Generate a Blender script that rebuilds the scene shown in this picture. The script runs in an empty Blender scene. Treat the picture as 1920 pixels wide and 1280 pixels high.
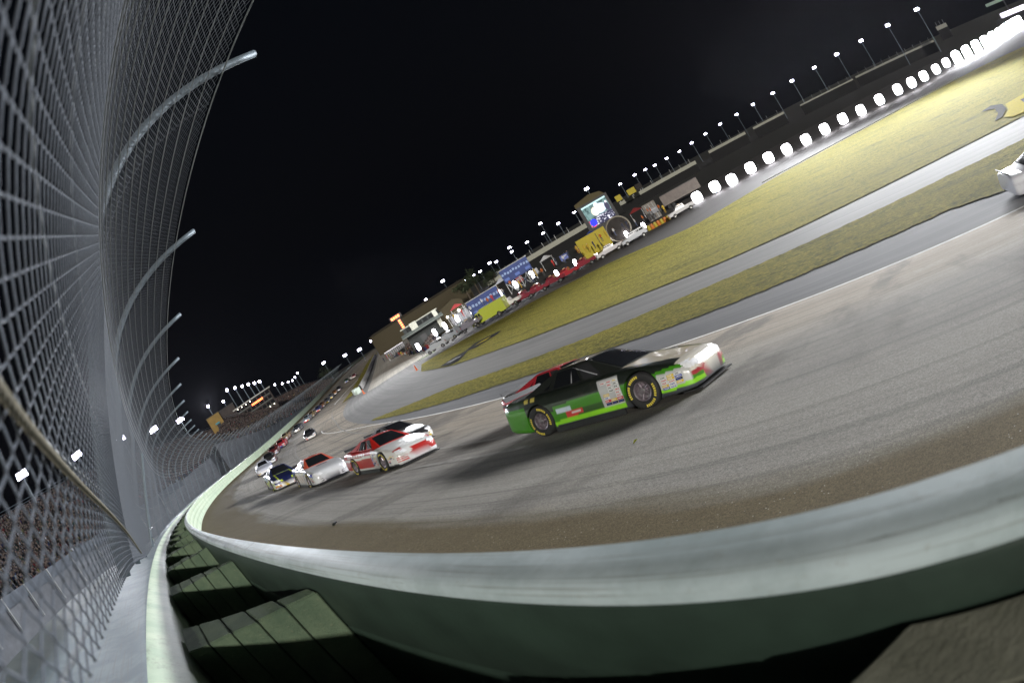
import bpy, bmesh, math, random
import numpy as np
from mathutils import Vector, Matrix
R = math.radians
HAZE = .000016
random.seed(7); rng = np.random.default_rng(7)
scn = bpy.context.scene
COL = scn.collection
CZ = 8.7                      # eye height over the infield; everything below is written relative to the eye
# ------------------------------------------------------------------ camera, world, light
F, ROLL, PITCH = 980.0, R(31.5), R(7.6)
def basis():
    fwd = Vector((0, math.cos(PITCH), -math.sin(PITCH))); up0 = Vector((0, math.sin(PITCH), math.cos(PITCH))); rt0 = Vector((1, 0, 0))
    return math.cos(ROLL)*rt0-math.sin(ROLL)*up0, math.sin(ROLL)*rt0+math.cos(ROLL)*up0, fwd
CR, CU, CW = basis()
cd = bpy.data.cameras.new('camera'); cam = bpy.data.objects.new('camera', cd); COL.objects.link(cam)
cd.type = 'PANO'; cd.panorama_type = 'FISHEYE_EQUISOLID'; cd.sensor_fit = 'HORIZONTAL'; cd.sensor_width = 36; cd.sensor_height = 24
cd.fisheye_lens = F*36/1920; cd.lens = F*36/1920; cd.fisheye_fov = R(200); cd.clip_start = 0.02; cd.clip_end = 6000
m = Matrix((CR, CU, -CW)).transposed().to_4x4(); m.translation = (0, 0, CZ); cam.matrix_world = m
cd.dof.use_dof = True; cd.dof.focus_distance = 9.0; cd.dof.aperture_fstop = 2.0
scn.camera = cam
w = bpy.data.worlds.new('World'); scn.world = w; w.use_nodes = True
nt = w.node_tree; nt.nodes.clear()
sky = nt.nodes.new('ShaderNodeTexSky'); sky.sky_type = 'NISHITA'; sky.sun_disc = False; sky.sun_elevation = R(-4.5); sky.sun_rotation = R(170)
mxw = nt.nodes.new('ShaderNodeMix'); mxw.data_type = 'RGBA'; mxw.blend_type = 'ADD'; mxw.inputs[0].default_value = 1; mxw.inputs[7].default_value = (0.012, 0.016, 0.026, 1)
bg = nt.nodes.new('ShaderNodeBackground'); bg.inputs[1].default_value = 0.09; ow = nt.nodes.new('ShaderNodeOutputWorld')
nt.links.new(sky.outputs[0], mxw.inputs[6]); nt.links.new(mxw.outputs[2], bg.inputs[0]); nt.links.new(bg.outputs[0], ow.inputs[0])
vs = scn.view_settings; vs.view_transform = 'Standard'; vs.look = 'None'; vs.exposure = 0.2; vs.gamma = 1.0; vs.use_curve_mapping = False
scn.cycles.use_denoising = True; scn.cycles.max_bounces = 5; scn.cycles.sample_clamp_indirect = 3.0; scn.cycles.filter_width = 1.5
def lamp(name, kind, energy, color, loc, to, **k):
    l = bpy.data.lights.new(name, kind); l.energy = energy; l.color = color
    for a, b in k.items(): setattr(l, a, b)
    o = bpy.data.objects.new(name, l); COL.objects.link(o); o.location = loc
    o.rotation_euler = (Vector(to)-Vector(loc)).to_track_quat('-Z', 'Y').to_euler()
    return o
def dirv(az, el): return Vector((math.sin(R(az))*math.cos(R(el)), math.cos(R(az))*math.cos(R(el)), math.sin(R(el))))
# the floodlights on the tall poles outside the turn, behind the eye
lamp('floodlights', 'SUN', 2.4, (1.0, 0.955, 0.88), (0, 0, 60), Vector((0, 0, 60))-dirv(180, 18), angle=R(1.5))

# ------------------------------------------------------------------ track frame
H0, R0, HF, OFF, W = R(-46.5), 190.0, R(-11.5), 0.66, 19.0
S1 = (HF-H0)*R0
cx, cy = R0*math.cos(H0), -R0*math.sin(H0)
def pt(s, off):
    """plan point; s = metres along the outer wall from the eye (towards the front stretch), off = metres inward of the eye"""
    s = np.asarray(s, float); sc = np.minimum(s, S1); h = H0+sc/R0; e = s-sc
    return cx-R0*np.cos(h)+e*np.sin(h)+off*np.cos(h), cy+R0*np.sin(h)+e*np.cos(h)-off*np.sin(h)
def sd(x, y):
    X1, Y1 = cx-R0*math.cos(HF), cy+R0*math.sin(HF)
    e = (x-X1)*math.sin(HF)+(y-Y1)*math.cos(HF)
    if e > 0: return S1+e, (x-X1)*math.cos(HF)-(y-Y1)*math.sin(HF)-OFF
    dx, dy = cx-x, cy-y; r = math.hypot(dx, dy); h = math.atan2(-dy, dx)
    return (h-H0)*R0, R0-r-OFF
def sm(a, b, x):
    t = np.clip((np.asarray(x, float)-a)/(b-a), 0, 1); return t*t*(3-2*t)
def rise(s): return 1.6*sm(140, 330, s)
_ks = np.arange(0, 200, 1.0); _kz = -np.concatenate([[0], np.cumsum(.035*(1-sm(80, 135, _ks)))[:-1]])
def ztop(s): return -.6+np.interp(s, _ks, _kz)*1.0+rise(s)
ZI = -6.9
def zs(s, d):
    s = np.asarray(s, float); d = np.asarray(d, float)
    zi = ZI+rise(s); zo = ztop(s)-1.12
    b = zi+(zo-zi)*(1-d/W)
    f = zi-1.4*sm(0, 38, d-W)
    return np.where(d < W, b, f)
def ray(x, y):
    dx, dy = x-960, y-640; r = math.hypot(dx, dy); th = 2*math.asin(min(1, r/(2*F))); s = math.sin(th)/r if r else 1/F
    return CR*dx*s-CU*dy*s+CW*math.cos(th)
def hit(x, y):
    v = ray(x, y); t = 1.0; p = 0
    while t < 1500:
        P = v*t; s, d = sd(P.x, P.y)
        if d > 0 and P.z < zs(s, d):
            lo, hi = p, t
            for _ in range(24):
                mm = (lo+hi)/2; P = v*mm; s, d = sd(P.x, P.y)
                if P.z < zs(s, d): hi = mm
                else: lo = mm
            return P, s, d
        p = t; t *= 1.02
    return v*1500, s, d
def onray(x, y, r):
    v = ray(x, y); return v*(r/math.hypot(v.x, v.y))
def azof(x, y): v = ray(x, y); return math.atan2(v.x, v.y)

# ------------------------------------------------------------------ materials
MATS = {}
def mat(name, col, rough=.6, metal=0., var=.15, scale=6., bump=0., emit=0., spec=.5, coat=0., col2=None, bscale=None):
    if name in MATS: return MATS[name]
    m = bpy.data.materials.new(name); m.use_nodes = True; n = m.node_tree; b = n.nodes['Principled BSDF']
    b.inputs['Roughness'].default_value = rough; b.inputs['Metallic'].default_value = metal; b.inputs['Specular IOR Level'].default_value = spec
    b.inputs['Coat Weight'].default_value = coat
    tc = n.nodes.new('ShaderNodeTexCoord')
    if emit:
        b.inputs['Base Color'].default_value = (0, 0, 0, 1); b.inputs['Emission Color'].default_value = (*col, 1); b.inputs['Emission Strength'].default_value = emit
    else:
        no = n.nodes.new('ShaderNodeTexNoise'); no.inputs['Scale'].default_value = scale; no.inputs['Detail'].default_value = 6; no.inputs['Roughness'].default_value = .65
        n.links.new(tc.outputs['Object'], no.inputs['Vector'])
        rp = n.nodes.new('ShaderNodeValToRGB'); c2 = col2 or tuple(c*(1+var) for c in col); c1 = tuple(c*(1-var) for c in col) if not col2 else col
        rp.color_ramp.elements[0].position = .3; rp.color_ramp.elements[0].color = (*c1, 1); rp.color_ramp.elements[1].position = .7; rp.color_ramp.elements[1].color = (*c2, 1)
        n.links.new(no.outputs[0], rp.inputs[0]); n.links.new(rp.outputs[0], b.inputs['Base Color'])
        if bump:
            n2 = n.nodes.new('ShaderNodeTexNoise'); n2.inputs['Scale'].default_value = bscale or scale*6; n2.inputs['Detail'].default_value = 4; n.links.new(tc.outputs['Object'], n2.inputs['Vector'])
            bp = n.nodes.new('ShaderNodeBump'); bp.inputs['Strength'].default_value = bump; bp.inputs['Distance'].default_value = .02
            n.links.new(n2.outputs[0], bp.inputs['Height']); n.links.new(bp.outputs[0], b.inputs['Normal'])
    MATS[name] = m; return m
class NB:
    """little node-building helper"""
    def __init__(s, name, rough=.8, spec=.3):
        s.m = bpy.data.materials.new(name); s.m.use_nodes = True; s.n = s.m.node_tree; s.b = s.n.nodes['Principled BSDF']
        s.b.inputs['Roughness'].default_value = rough; s.b.inputs['Specular IOR Level'].default_value = spec
        s.tc = s.n.nodes.new('ShaderNodeTexCoord')
    def L(s, a, b): s.n.links.new(a, b)
    def mapping(s, src, sc):
        k = s.n.nodes.new('ShaderNodeMapping'); k.inputs['Scale'].default_value = sc; s.L(src, k.inputs[0]); return k.outputs[0]
    def noise(s, vec, scale, detail=4, rough=.6):
        k = s.n.nodes.new('ShaderNodeTexNoise'); k.inputs['Scale'].default_value = scale; k.inputs['Detail'].default_value = detail; k.inputs['Roughness'].default_value = rough
        s.L(vec, k.inputs['Vector']); return k.outputs[0]
    def rng(s, v, a, b, c=0., d=1.):
        k = s.n.nodes.new('ShaderNodeMapRange'); k.interpolation_type = 'SMOOTHSTEP'; s.L(v, k.inputs[0])
        for i, x in enumerate((a, b, c, d)): k.inputs[i+1].default_value = x
        return k.outputs[0]
    def math(s, op, a, b=0.):
        k = s.n.nodes.new('ShaderNodeMath'); k.operation = op
        for i, x in enumerate((a, b)):
            if isinstance(x, (int, float)): k.inputs[i].default_value = x
            else: s.L(x, k.inputs[i])
        return k.outputs[0]
    def mix(s, f, a, b, mode='MIX'):
        k = s.n.nodes.new('ShaderNodeMix'); k.data_type = 'RGBA'; k.blend_type = mode
        for i, x in ((0, f), (6, a), (7, b)):
            if isinstance(x, (int, float)): k.inputs[i].default_value = x
            elif isinstance(x, tuple): k.inputs[i].default_value = (*x, 1)
            else: s.L(x, k.inputs[i])
        return k.outputs[2]
    def bump(s, h, st, dist=.02):
        k = s.n.nodes.new('ShaderNodeBump'); k.inputs['Strength'].default_value = st; k.inputs['Distance'].default_value = dist; s.L(h, k.inputs['Height']); s.L(k.outputs[0], s.b.inputs['Normal'])
def make_asphalt():
    a = NB('racing_asphalt', .9, .15); uv = a.tc.outputs['UV']; ob = a.tc.outputs['Object']
    sp = a.n.nodes.new('ShaderNodeSeparateXYZ'); a.L(uv, sp.inputs[0]); d = sp.outputs[1]
    big = a.noise(a.mapping(uv, (.035, .35, 1)), 1., 5)
    streak = a.noise(a.mapping(uv, (.02, 2.2, 1)), 1.3, 6, .7)
    thin = a.noise(a.mapping(uv, (.012, 5.5, 1)), 2.3, 4, .6)
    jd = a.math('ADD', d, a.math('MULTIPLY', a.math('SUBTRACT', a.noise(a.mapping(uv, (.12, .6, 1)), 1., 5), .5), 1.7))
    c = a.mix(a.rng(big, .35, .65), (.27, .252, .225), (.335, .315, .28))
    c = a.mix(a.rng(jd, 8.5, 14.), c, a.mix(a.rng(big, .3, .7), (.29, .25, .20), (.36, .315, .255)))
    c = a.mix(a.math('MULTIPLY', a.rng(streak, .48, .7), .55), c, (.085, .08, .078))
    c = a.mix(a.math('MULTIPLY', a.rng(thin, .55, .72), .4), c, (.07, .066, .066))
    groove = a.math('MULTIPLY', a.rng(d, 4.5, 7.), a.rng(d, 11., 8.5)); c = a.mix(a.math('MULTIPLY', groove, .28), c, (.15, .145, .14))
    bl = a.noise(a.mapping(uv, (.3, .1, 1)), 1., 4); c = a.mix(a.math('MULTIPLY', a.rng(bl, .48, .62), .7), c, (.13, .118, .105)); b2 = a.noise(a.mapping(uv, (.5, .5, 1)), 1., 5, .7); c = a.mix(a.math('MULTIPLY', a.rng(b2, .5, .7), .3), c, (.42, .39, .33))  # dark patches: wear plus painted shadow smudges across the track; then paler blotches
    br = a.rng(jd, 3.0, 2.3); pc = a.noise(ob, 1.7, 4)
    c = a.mix(br, c, a.mix(pc, (.105, .080, .042), (.17, .135, .078)))
    g = a.noise(ob, 95., 3, .8); gb = a.noise(ob, 30., 4, .8)
    c = a.mix(.85, c, a.mix(a.rng(g, .3, .72), (.35, .35, .35), (1.5, 1.5, 1.5)), 'MULTIPLY')
    c = a.mix(.5, c, a.mix(a.rng(gb, .35, .65), (.55, .55, .55), (1.35, 1.35, 1.35)), 'MULTIPLY')
    wh = a.n.nodes.new('ShaderNodeTexVoronoi'); wh.inputs['Scale'].default_value = 17; a.L(ob, wh.inputs['Vector'])
    c = a.mix(a.math('MULTIPLY', a.rng(wh.outputs[0], .12, .06), a.math('MULTIPLY', a.rng(pc, .42, .6), a.rng(jd, 6., 2.))), c, (.6, .57, .5))
    a.L(c, a.b.inputs['Base Color']); a.bump(a.math('ADD', g, a.math('MULTIPLY', gb, 1.5)), .5, .008)
    return a.m
def make_apron(name, c1, c2):
    a = NB(name, .8, .3); uv = a.tc.outputs['UV']; ob = a.tc.outputs['Object']
    st = a.noise(a.mapping(uv, (.02, 1.6, 1)), 1., 6, .7); c = a.mix(a.rng(st, .35, .65), c1, c2)
    pa = a.noise(a.mapping(uv, (.05, .09, 1)), 1., 4); c = a.mix(a.math('MULTIPLY', a.rng(pa, .45, .65), .35), c, tuple(x*.62 for x in c1))
    th = a.noise(a.mapping(uv, (.015, 6, 1)), 2., 4); c = a.mix(a.math('MULTIPLY', a.rng(th, .58, .75), .45), c, tuple(x*.4 for x in c1))
    g = a.noise(ob, 60., 3, .8); c = a.mix(.6, c, a.mix(g, (.4, .4, .4), (1.5, 1.5, 1.5)), 'MULTIPLY')
    a.L(c, a.b.inputs['Base Color']); a.bump(g, .3, .008); return a.m
def make_grass():
    a = NB('infield_grass', .9, .15); uv = a.tc.outputs['UV']; ob = a.tc.outputs['Object']
    st = a.noise(a.mapping(uv, (.07, 1.1, 1)), 1., 5); c = a.mix(a.rng(st, .35, .65), (.062, .070, .009), (.185, .165, .022))
    f = a.noise(a.mapping(uv, (1., 3.2, 1)), 1.6, 6, .8); c = a.mix(a.rng(f, .38, .62), c, (.31, .27, .05)); 
    pt_ = a.noise(a.mapping(uv, (.12, .5, 1)), 1., 5, .7); c = a.mix(a.math('MULTIPLY', a.rng(pt_, .52, .68), .6), c, (.06, .062, .015)); t = a.noise(ob, 7., 6, .9); c = a.mix(.85, c, a.mix(a.rng(t, .32, .68), (.25, .28, .25), (1.7, 1.65, 1.5)), 'MULTIPLY')
    a.L(c, a.b.inputs['Base Color']); a.bump(t, 1., .2); return a.m
def make_wallpaint():
    a = NB('green_wall_paint', .55, .4); ob = a.tc.outputs['Object']
    n1 = a.noise(ob, 1.3, 6, .7); n2 = a.noise(ob, 14., 5, .8); n3 = a.noise(ob, 70., 3)
    c = a.mix(a.rng(n1, .3, .7), (.40, .52, .38), (.60, .68, .52)); c = a.mix(a.math('MULTIPLY', a.rng(n2, .52, .75), .45), c, (.28, .27, .2)); uv = a.tc.outputs['UV']; n5 = a.noise(a.mapping(uv, (.35, 7, 1)), 2., 6, .75); c = a.mix(a.math('MULTIPLY', a.rng(n5, .56, .7), .6), c, (.12, .12, .09))
    a.L(c, a.b.inputs['Base Color']); a.bump(a.math('ADD', n2, a.math('MULTIPLY', n3, .4)), .35, .012); return a.m
def make_capping(nm='barrier_capping', k1=(.36, .43, .44), k2=(.50, .58, .60)):
    a = NB(nm, .5, .4); uv = a.tc.outputs['UV']; ob = a.tc.outputs['Object']
    n1 = a.noise(ob, 2.2, 6, .7); n2 = a.noise(ob, 24., 5, .8); s = a.noise(a.mapping(uv, (.5, 30, 1)), 2., 5)
    c = a.mix(a.rng(n1, .35, .65), k1, k2); c = a.mix(a.math('MULTIPLY', a.rng(n2, .56, .75), .5), c, (.3, .29, .25))
    c = a.mix(a.math('MULTIPLY', a.rng(s, .5, .66), .5), c, (.2, .21, .19)); n4 = a.noise(a.mapping(uv, (1.2, 9, 1)), 3., 6, .8); c = a.mix(a.math('MULTIPLY', a.rng(n4, .60, .72), .8), c, (.07, .065, .055))
    a.L(c, a.b.inputs['Base Color']); a.bump(n2, .25, .006); return a.m
def make_foam(nm='foam_paint', k1=(.085, .13, .085), k2=(.14, .19, .12)):
    a = NB(nm, .85, .25); ob = a.tc.outputs['Object']
    n1 = a.noise(ob, 3., 6, .7); n2 = a.noise(ob, 38., 6, .8)
    c = a.mix(a.rng(n1, .3, .7), k1, k2); c = a.mix(a.math('MULTIPLY', a.rng(n2, .55, .72), .6), c, (.26, .26, .17))
    a.L(c, a.b.inputs['Base Color']); a.bump(a.math('ADD', n2, n1), .9, .02); return a.m
def make_vcol(name, rough=.28, coat=.6):
    a = NB(name, rough, .5); k = a.n.nodes.new('ShaderNodeVertexColor'); k.layer_name = 'Col'
    g = a.noise(a.tc.outputs['Object'], 7., 6, .7); c = a.mix(a.math('MULTIPLY', a.rng(g, .5, .75), .18), k.outputs[0], (.12, .1, .08))
    a.L(c, a.b.inputs['Base Color']); a.b.inputs['Coat Weight'].default_value = coat; a.b.inputs['Coat Roughness'].default_value = .08; return a.m
def make_crowd():
    a = NB('clothing', .9, .1); k = a.n.nodes.new('ShaderNodeVertexColor'); k.layer_name = 'Col'; a.L(k.outputs[0], a.b.inputs['Base Color']); return a.m
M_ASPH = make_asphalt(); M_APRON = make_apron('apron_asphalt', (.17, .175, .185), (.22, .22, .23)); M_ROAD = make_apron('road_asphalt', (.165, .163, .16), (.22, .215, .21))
M_PIT = make_apron('pit_concrete', (.36, .34, .30), (.47, .44, .39)); M_INF = make_apron('infield_asphalt', (.06, .055, .055), (.09, .085, .08)); M_GRASS = make_grass()
M_WALL = make_wallpaint(); M_CAP = make_capping(); M_FOAM = make_foam(); M_PAINT = make_vcol('car_paint'); M_CROWD = make_crowd()
M_LEDGE = make_capping('ledge_concrete', (.17, .22, .25), (.25, .30, .33)); M_FOAM2 = make_foam('worn_foam', (.16, .165, .125), (.28, .28, .22))
M_DKGREEN = mat('dark_green_steel', (.022, .038, .028), .5, 0, .3, 3, .06, bscale=30)
M_WHITE = mat('line_paint', (.82, .82, .80), .7, 0, .12, 3, .1)
M_GALV = mat('galvanised_steel', (.12, .15, .175), .5, .3, .2, 30, .1)
M_WIRE = mat('fence_wire', (.095, .108, .13), .55, .25, .25, 60)
M_CABLE = mat('fence_cable', (.2, .215, .225), .5, .3, .15, 50)
M_TYRE = mat('tyre_rubber', (.018, .018, .019), .75, 0, .2, 20, .2)
M_TYREY = mat('tyre_lettering', (.62, .50, .06), .6)
M_RIM = mat('wheel_rim', (.28, .24, .27), .35, .7)
M_GLASS = mat('dark_window_glass', (.010, .011, .013), .12, 0, .05, 2, spec=.9)
M_BLACK = mat('black_trim', (.02, .02, .022), .5)
M_CHROME = mat('bright_metal', (.7, .7, .7), .2, .9)
M_CAGE = mat('roll_cage', (.3, .3, .32), .5)
def emi(name, col, st): return mat(name, col, emit=st)
E_LAMP = emi('floodlight_glow', (.80, .78, 1.0), 30.); E_MIRROR = emi('mirror_lamp_glow', (.93, .95, 1.0), 110.); E_SMALL = emi('small_lamp_glow', (.97, .95, 1), 25.); E_HEAD = emi('spot_glow', (1, .93, .8), 12.)
E_RED = emi('red_sign_glow', (1, .16, .05), 7.); E_SCR = emi('screen_glow', (1, 1, 1), 3.)

# ------------------------------------------------------------------ mesh helpers
class MB:
    def __init__(s): s.v = []; s.f = []; s.mi = []; s.uv = None
    def add(s, vs_, fs, mi=0):
        o = len(s.v); s.v += [tuple(x) for x in vs_]; s.f += [tuple(i+o for i in f) for f in fs]; s.mi += [mi]*len(fs)
    def box(s, c, size, mi=0, rz=0., taper=1.):
        x, y, z = (k/2 for k in size); pts = []
        for dz, t in ((-z, 1), (z, taper)):
            for a, b in ((-x, -y), (x, -y), (x, y), (-x, y)):
                a *= t; b *= t; pts.append((c[0]+a*math.cos(rz)-b*math.sin(rz), c[1]+a*math.sin(rz)+b*math.cos(rz), c[2]+dz))
        s.add(pts, [(0, 3, 2, 1), (4, 5, 6, 7), (0, 1, 5, 4), (1, 2, 6, 5), (2, 3, 7, 6), (3, 0, 4, 7)], mi)
    def tube(s, path, r, n=8, mi=0, cap=True, closed=False):
        P = [Vector(p) for p in path]; k = len(P); up = Vector((0, 0, 1)); vs_ = []; fs = []
        for i, p in enumerate(P):
            t = (P[(i+1) % k]-P[i-1]) if closed else (P[min(i+1, k-1)]-P[max(i-1, 0)])
            t.normalize(); a = t.cross(up if abs(t.z) < .95 else Vector((1, 0, 0))).normalized(); b = t.cross(a)
            rr = r[i] if isinstance(r, (list, tuple)) else r
            vs_ += [p+a*rr*math.cos(2*math.pi*j/n)+b*rr*math.sin(2*math.pi*j/n) for j in range(n)]
        for i in range(k if closed else k-1):
            for j in range(n):
                i2 = (i+1) % k; fs.append((i*n+j, i*n+(j+1) % n, i2*n+(j+1) % n, i2*n+j))
        if cap and not closed: fs += [tuple(range(n-1, -1, -1)), tuple((k-1)*n+j for j in range(n))]
        s.add(vs_, fs, mi)
    def lathe(s, prof, n=24, axis='y', c=(0, 0, 0), mi=0):
        vs_ = []; k = len(prof)
        for j in range(n):
            a = 2*math.pi*j/n
            for r, h in prof:
                p = (r*math.cos(a), h, r*math.sin(a)) if axis == 'y' else (r*math.cos(a), r*math.sin(a), h)
                vs_.append((p[0]+c[0], p[1]+c[1], p[2]+c[2]))
        fs = [(j*k+i, j*k+i+1, ((j+1) % n)*k+i+1, ((j+1) % n)*k+i) for j in range(n) for i in range(k-1)]
        s.add(vs_, fs, mi)
    def build(s, name, mats, parent=None, smooth=False):
        me = bpy.data.meshes.new(name); me.from_pydata(s.v, [], s.f)
        ms = mats if isinstance(mats, (list, tuple)) else [mats]
        for m_ in ms: me.materials.append(m_)
        if len(ms) > 1: me.polygons.foreach_set('material_index', s.mi)
        if smooth: me.polygons.foreach_set('use_smooth', [True]*len(me.polygons))
        me.update(); return link(name, me, parent)
def link(name, me, parent=None):
    o = bpy.data.objects.new(name, me); COL.objects.link(o)
    if parent is not None: o.parent = parent
    return o
def grid_mesh(name, X, Y, Z, mats, parent=None, U=None, V=None, smooth=True, closed_j=False):
    """sheet from (n,m) arrays, with an optional uv"""
    n, k = X.shape; me = bpy.data.meshes.new(name); co = np.stack([X, Y, Z], -1).reshape(-1, 3)
    I, J = np.meshgrid(np.arange(n-1), np.arange(k if closed_j else k-1), indexing='ij'); J2 = (J+1) % k
    q = np.stack([I*k+J, (I+1)*k+J, (I+1)*k+J2, I*k+J2], -1).reshape(-1, 4)
    fastmesh(me, co, q)
    if U is not None:
        uv = me.uv_layers.new(name='UVMap'); c = np.stack([U, V], -1).reshape(-1, 2)[q.ravel()]; uv.data.foreach_set('uv', c.astype(np.float32).ravel())
    for m_ in (mats if isinstance(mats, (list, tuple)) else [mats]): me.materials.append(m_)
    if smooth: me.polygons.foreach_set('use_smooth', np.ones(len(q), bool))
    me.update(); return link(name, me, parent)
def fastmesh(me, co, q):
    me.vertices.add(len(co)); me.vertices.foreach_set('co', np.asarray(co, np.float32).ravel())
    me.loops.add(q.size); me.loops.foreach_set('vertex_index', q.astype(np.int32).ravel())
    me.polygons.add(len(q)); me.polygons.foreach_set('loop_start', (np.arange(len(q))*q.shape[1]).astype(np.int32)); me.polygons.foreach_set('loop_total', np.full(len(q), q.shape[1], np.int32))
    me.update(calc_edges=True); me.validate()
def tag(o, label=None, cat=None, group=None, kind=None):
    if label: o['label'] = label
    if cat: o['category'] = cat
    if group: o['group'] = group
    if kind: o['kind'] = kind
    return o
def empty(name, loc=(0, 0, 0), rz=0.):
    o = bpy.data.objects.new(name, None); COL.objects.link(o); o.location = loc; o.rotation_euler = (0, 0, rz); o.empty_display_size = .3; return o
def struct(o): o['kind'] = 'structure'; o['label'] = o.name.split('.')[0].replace('_', ' '); return o
def copy_tree(o, parent=None):
    c = o.copy(); COL.objects.link(c); c.parent = parent
    for ch in list(o.children): copy_tree(ch, c)
    return c
ORD = 'zeroth first second third fourth fifth sixth seventh eighth ninth tenth eleventh twelfth thirteenth fourteenth fifteenth sixteenth seventeenth eighteenth nineteenth'.split()
TENS = {2: 'twenty', 3: 'thirty', 4: 'forty', 5: 'fifty', 6: 'sixty'}
def ordn(n):
    if n < 20: return ORD[n]
    return (TENS[n//10][:-1]+'ieth') if n % 10 == 0 else TENS[n//10]+'-'+ORD[n % 10]

# ------------------------------------------------------------------ ground
def sheet(name, sa, d0, d1, dz, m_, nd=24, zf=zs):
    """strip of ground between two offset curves (functions of s)"""
    sa = np.asarray(sa, float); t = np.linspace(0, 1, nd)[None, :]
    a = np.array([d0(s) for s in sa])[:, None]; b = np.array([d1(s) for s in sa])[:, None]; D = a+(b-a)*t; S = np.repeat(sa[:, None], nd, 1)
    X, Y = pt(S, OFF+D); Z = zf(S, D)+dz
    return struct(grid_mesh(name, X, Y, Z, m_, None, S, D))
s_long = np.concatenate([np.arange(-180, -10, 2.5), np.arange(-10, 30, .5), np.arange(30, 140, 2), np.arange(140, 900, 10)])
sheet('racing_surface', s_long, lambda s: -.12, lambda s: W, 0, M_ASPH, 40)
sheet('apron', s_long, lambda s: W-.05, lambda s: W+44, -.006, M_ROAD, 50)
def poly(pxs):
    q = sorted([hit(*p)[1:] for p in pxs]); S = [a for a, b in q]; D = [b for a, b in q]; return lambda s: float(np.interp(s, S, D))
line_s = np.concatenate([np.arange(-150, 130, 1.0)])
wl = lambda s: W-.08+(-4.2*float(sm(48, 82, s)))
sheet('white_line', np.arange(-150, 85, 1.), lambda s: wl(s), lambda s: wl(s)+.17, .006, M_WHITE, 3)
def rag(f, a, k): return lambda s: f(s)+a*(math.sin(s*3.1+k)+.7*math.sin(s*7.3+2*k)+.6*math.sin(s*17.9+k))
g1o = poly([(697, 789), (850, 750), (940, 720), (1100, 668), (1250, 616), (1381, 566), (1600, 474), (1780, 394), (1915, 348)])
g1i = poly([(696, 787), (715, 768), (850, 724), (940, 693), (1100, 634), (1275, 560), (1500, 462), (1780, 329), (1918, 262)])
tip = hit(697, 788)[1]
sheet('apron_tarmac', np.arange(-150, tip+6, 1.), lambda s: W+.1, lambda s: max(g1o(s), W+.2)+.2, .002, M_APRON, 6)
sheet('grass_strip', np.concatenate([np.arange(-150, -14, 1.), np.arange(-14, tip-.3, .12), [tip]]), rag(g1o, .04, 1), rag(g1i, .05, 2), .035, M_GRASS, 14)
# the big grass field between pit exit road and vehicle road, traced on the ground plane
ZF = -8.3
def ground_pt(x, y, z=ZF): v = ray(x, y); return v*(z/v.z)
og = [hit(*p)[0] for p in [(790, 697), (850, 685), (1000, 632), (1184, 560), (1350, 494), (1500, 427), (1780, 289), (1918, 219)]]
ig = [ground_pt(*p) for p in [(795, 690), (870, 640), (1000, 565), (1150, 490), (1300, 425), (1450, 335), (1700, 200), (1840, 125)]]
og.append(Vector((62, 6, ZF))); ig.append(Vector((150, 10, ZF)))
def resample(P, n):
    P = [Vector((p.x, p.y, 0)) for p in P]; L = [0]
    for a, b in zip(P, P[1:]): L.append(L[-1]+(b-a).length)
    q = np.linspace(0, L[-1], n); return np.interp(q, L, [p.x for p in P]), np.interp(q, L, [p.y for p in P])
ox, oy = resample(og, 90); ix_, iy_ = resample(ig, 90); t = np.linspace(0, 1, 40)[None, :]
X = ox[:, None]*(1-t)+ix_[:, None]*t; Y = oy[:, None]*(1-t)+iy_[:, None]*t
Sx = np.zeros_like(X); Dx = np.zeros_like(X); Zx = np.zeros_like(X)
for i in range(X.shape[0]):
    for j in range(X.shape[1]):
        a, b = sd(X[i, j], Y[i, j]); Sx[i, j] = a; Dx[i, j] = b; Zx[i, j] = float(zs(a, b)) if b < 60 else ZF
struct(grid_mesh('grass_field', X, Y, Zx+.05, M_GRASS, None, Sx, Dx))
# infield floor and far land
g = MB(); g.add([(-3000, -3000, -9.2), (3000, -3000, -9.2), (3000, 3000, -9.2), (-3000, 3000, -9.2)], [(0, 1, 2, 3)]); struct(g.build('far_ground', mat('far_soil', (.018, .018, .014), .9)))
ivx, ivy = resample([Vector((-62, 135, 0)), Vector((-14, 95, 0)), Vector((20, 70, 0)), Vector((42, 52, 0)), Vector((70, 44, 0)), Vector((160, -20, 0))], 40)
ovx, ovy = resample([Vector((-30, 190, 0)), Vector((20, 150, 0)), Vector((60, 130, 0)), Vector((110, 120, 0)), Vector((170, 110, 0)), Vector((330, 60, 0))], 40)
t = np.linspace(0, 1, 12)[None, :]
X = ivx[:, None]*(1-t)+ovx[:, None]*t; Y = ivy[:, None]*(1-t)+ovy[:, None]*t
struct(grid_mesh('infield_road', X, Y, np.full_like(X, ZF-.03), M_INF, None, X, Y))
# pit road, pit grass wedge, on the front stretch
sp_ = np.concatenate([np.arange(112, 200, 2), np.arange(200, 800, 10)])
sheet('pit_road', sp_, lambda s: 24.5+min(0, (s-128))*-.0, lambda s: 24.5+24*float(sm(108, 128, s)), .02, M_PIT, 8)
sheet('pit_grass', np.arange(124, 420, 3), lambda s: 17.2+.3*float(sm(124, 150, s)), lambda s: 17.4+4.6*float(sm(124, 138, s)), .03, M_GRASS, 6)
_pl = poly([(626, 759), (640, 743), (655, 727), (673, 709)]); _p0 = hit(626, 759)[1]
sheet('pit_line', np.arange(_p0, _p0+120, 3), lambda s: _pl(s), lambda s: _pl(s)+.3, .012, M_WHITE, 2)
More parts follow.
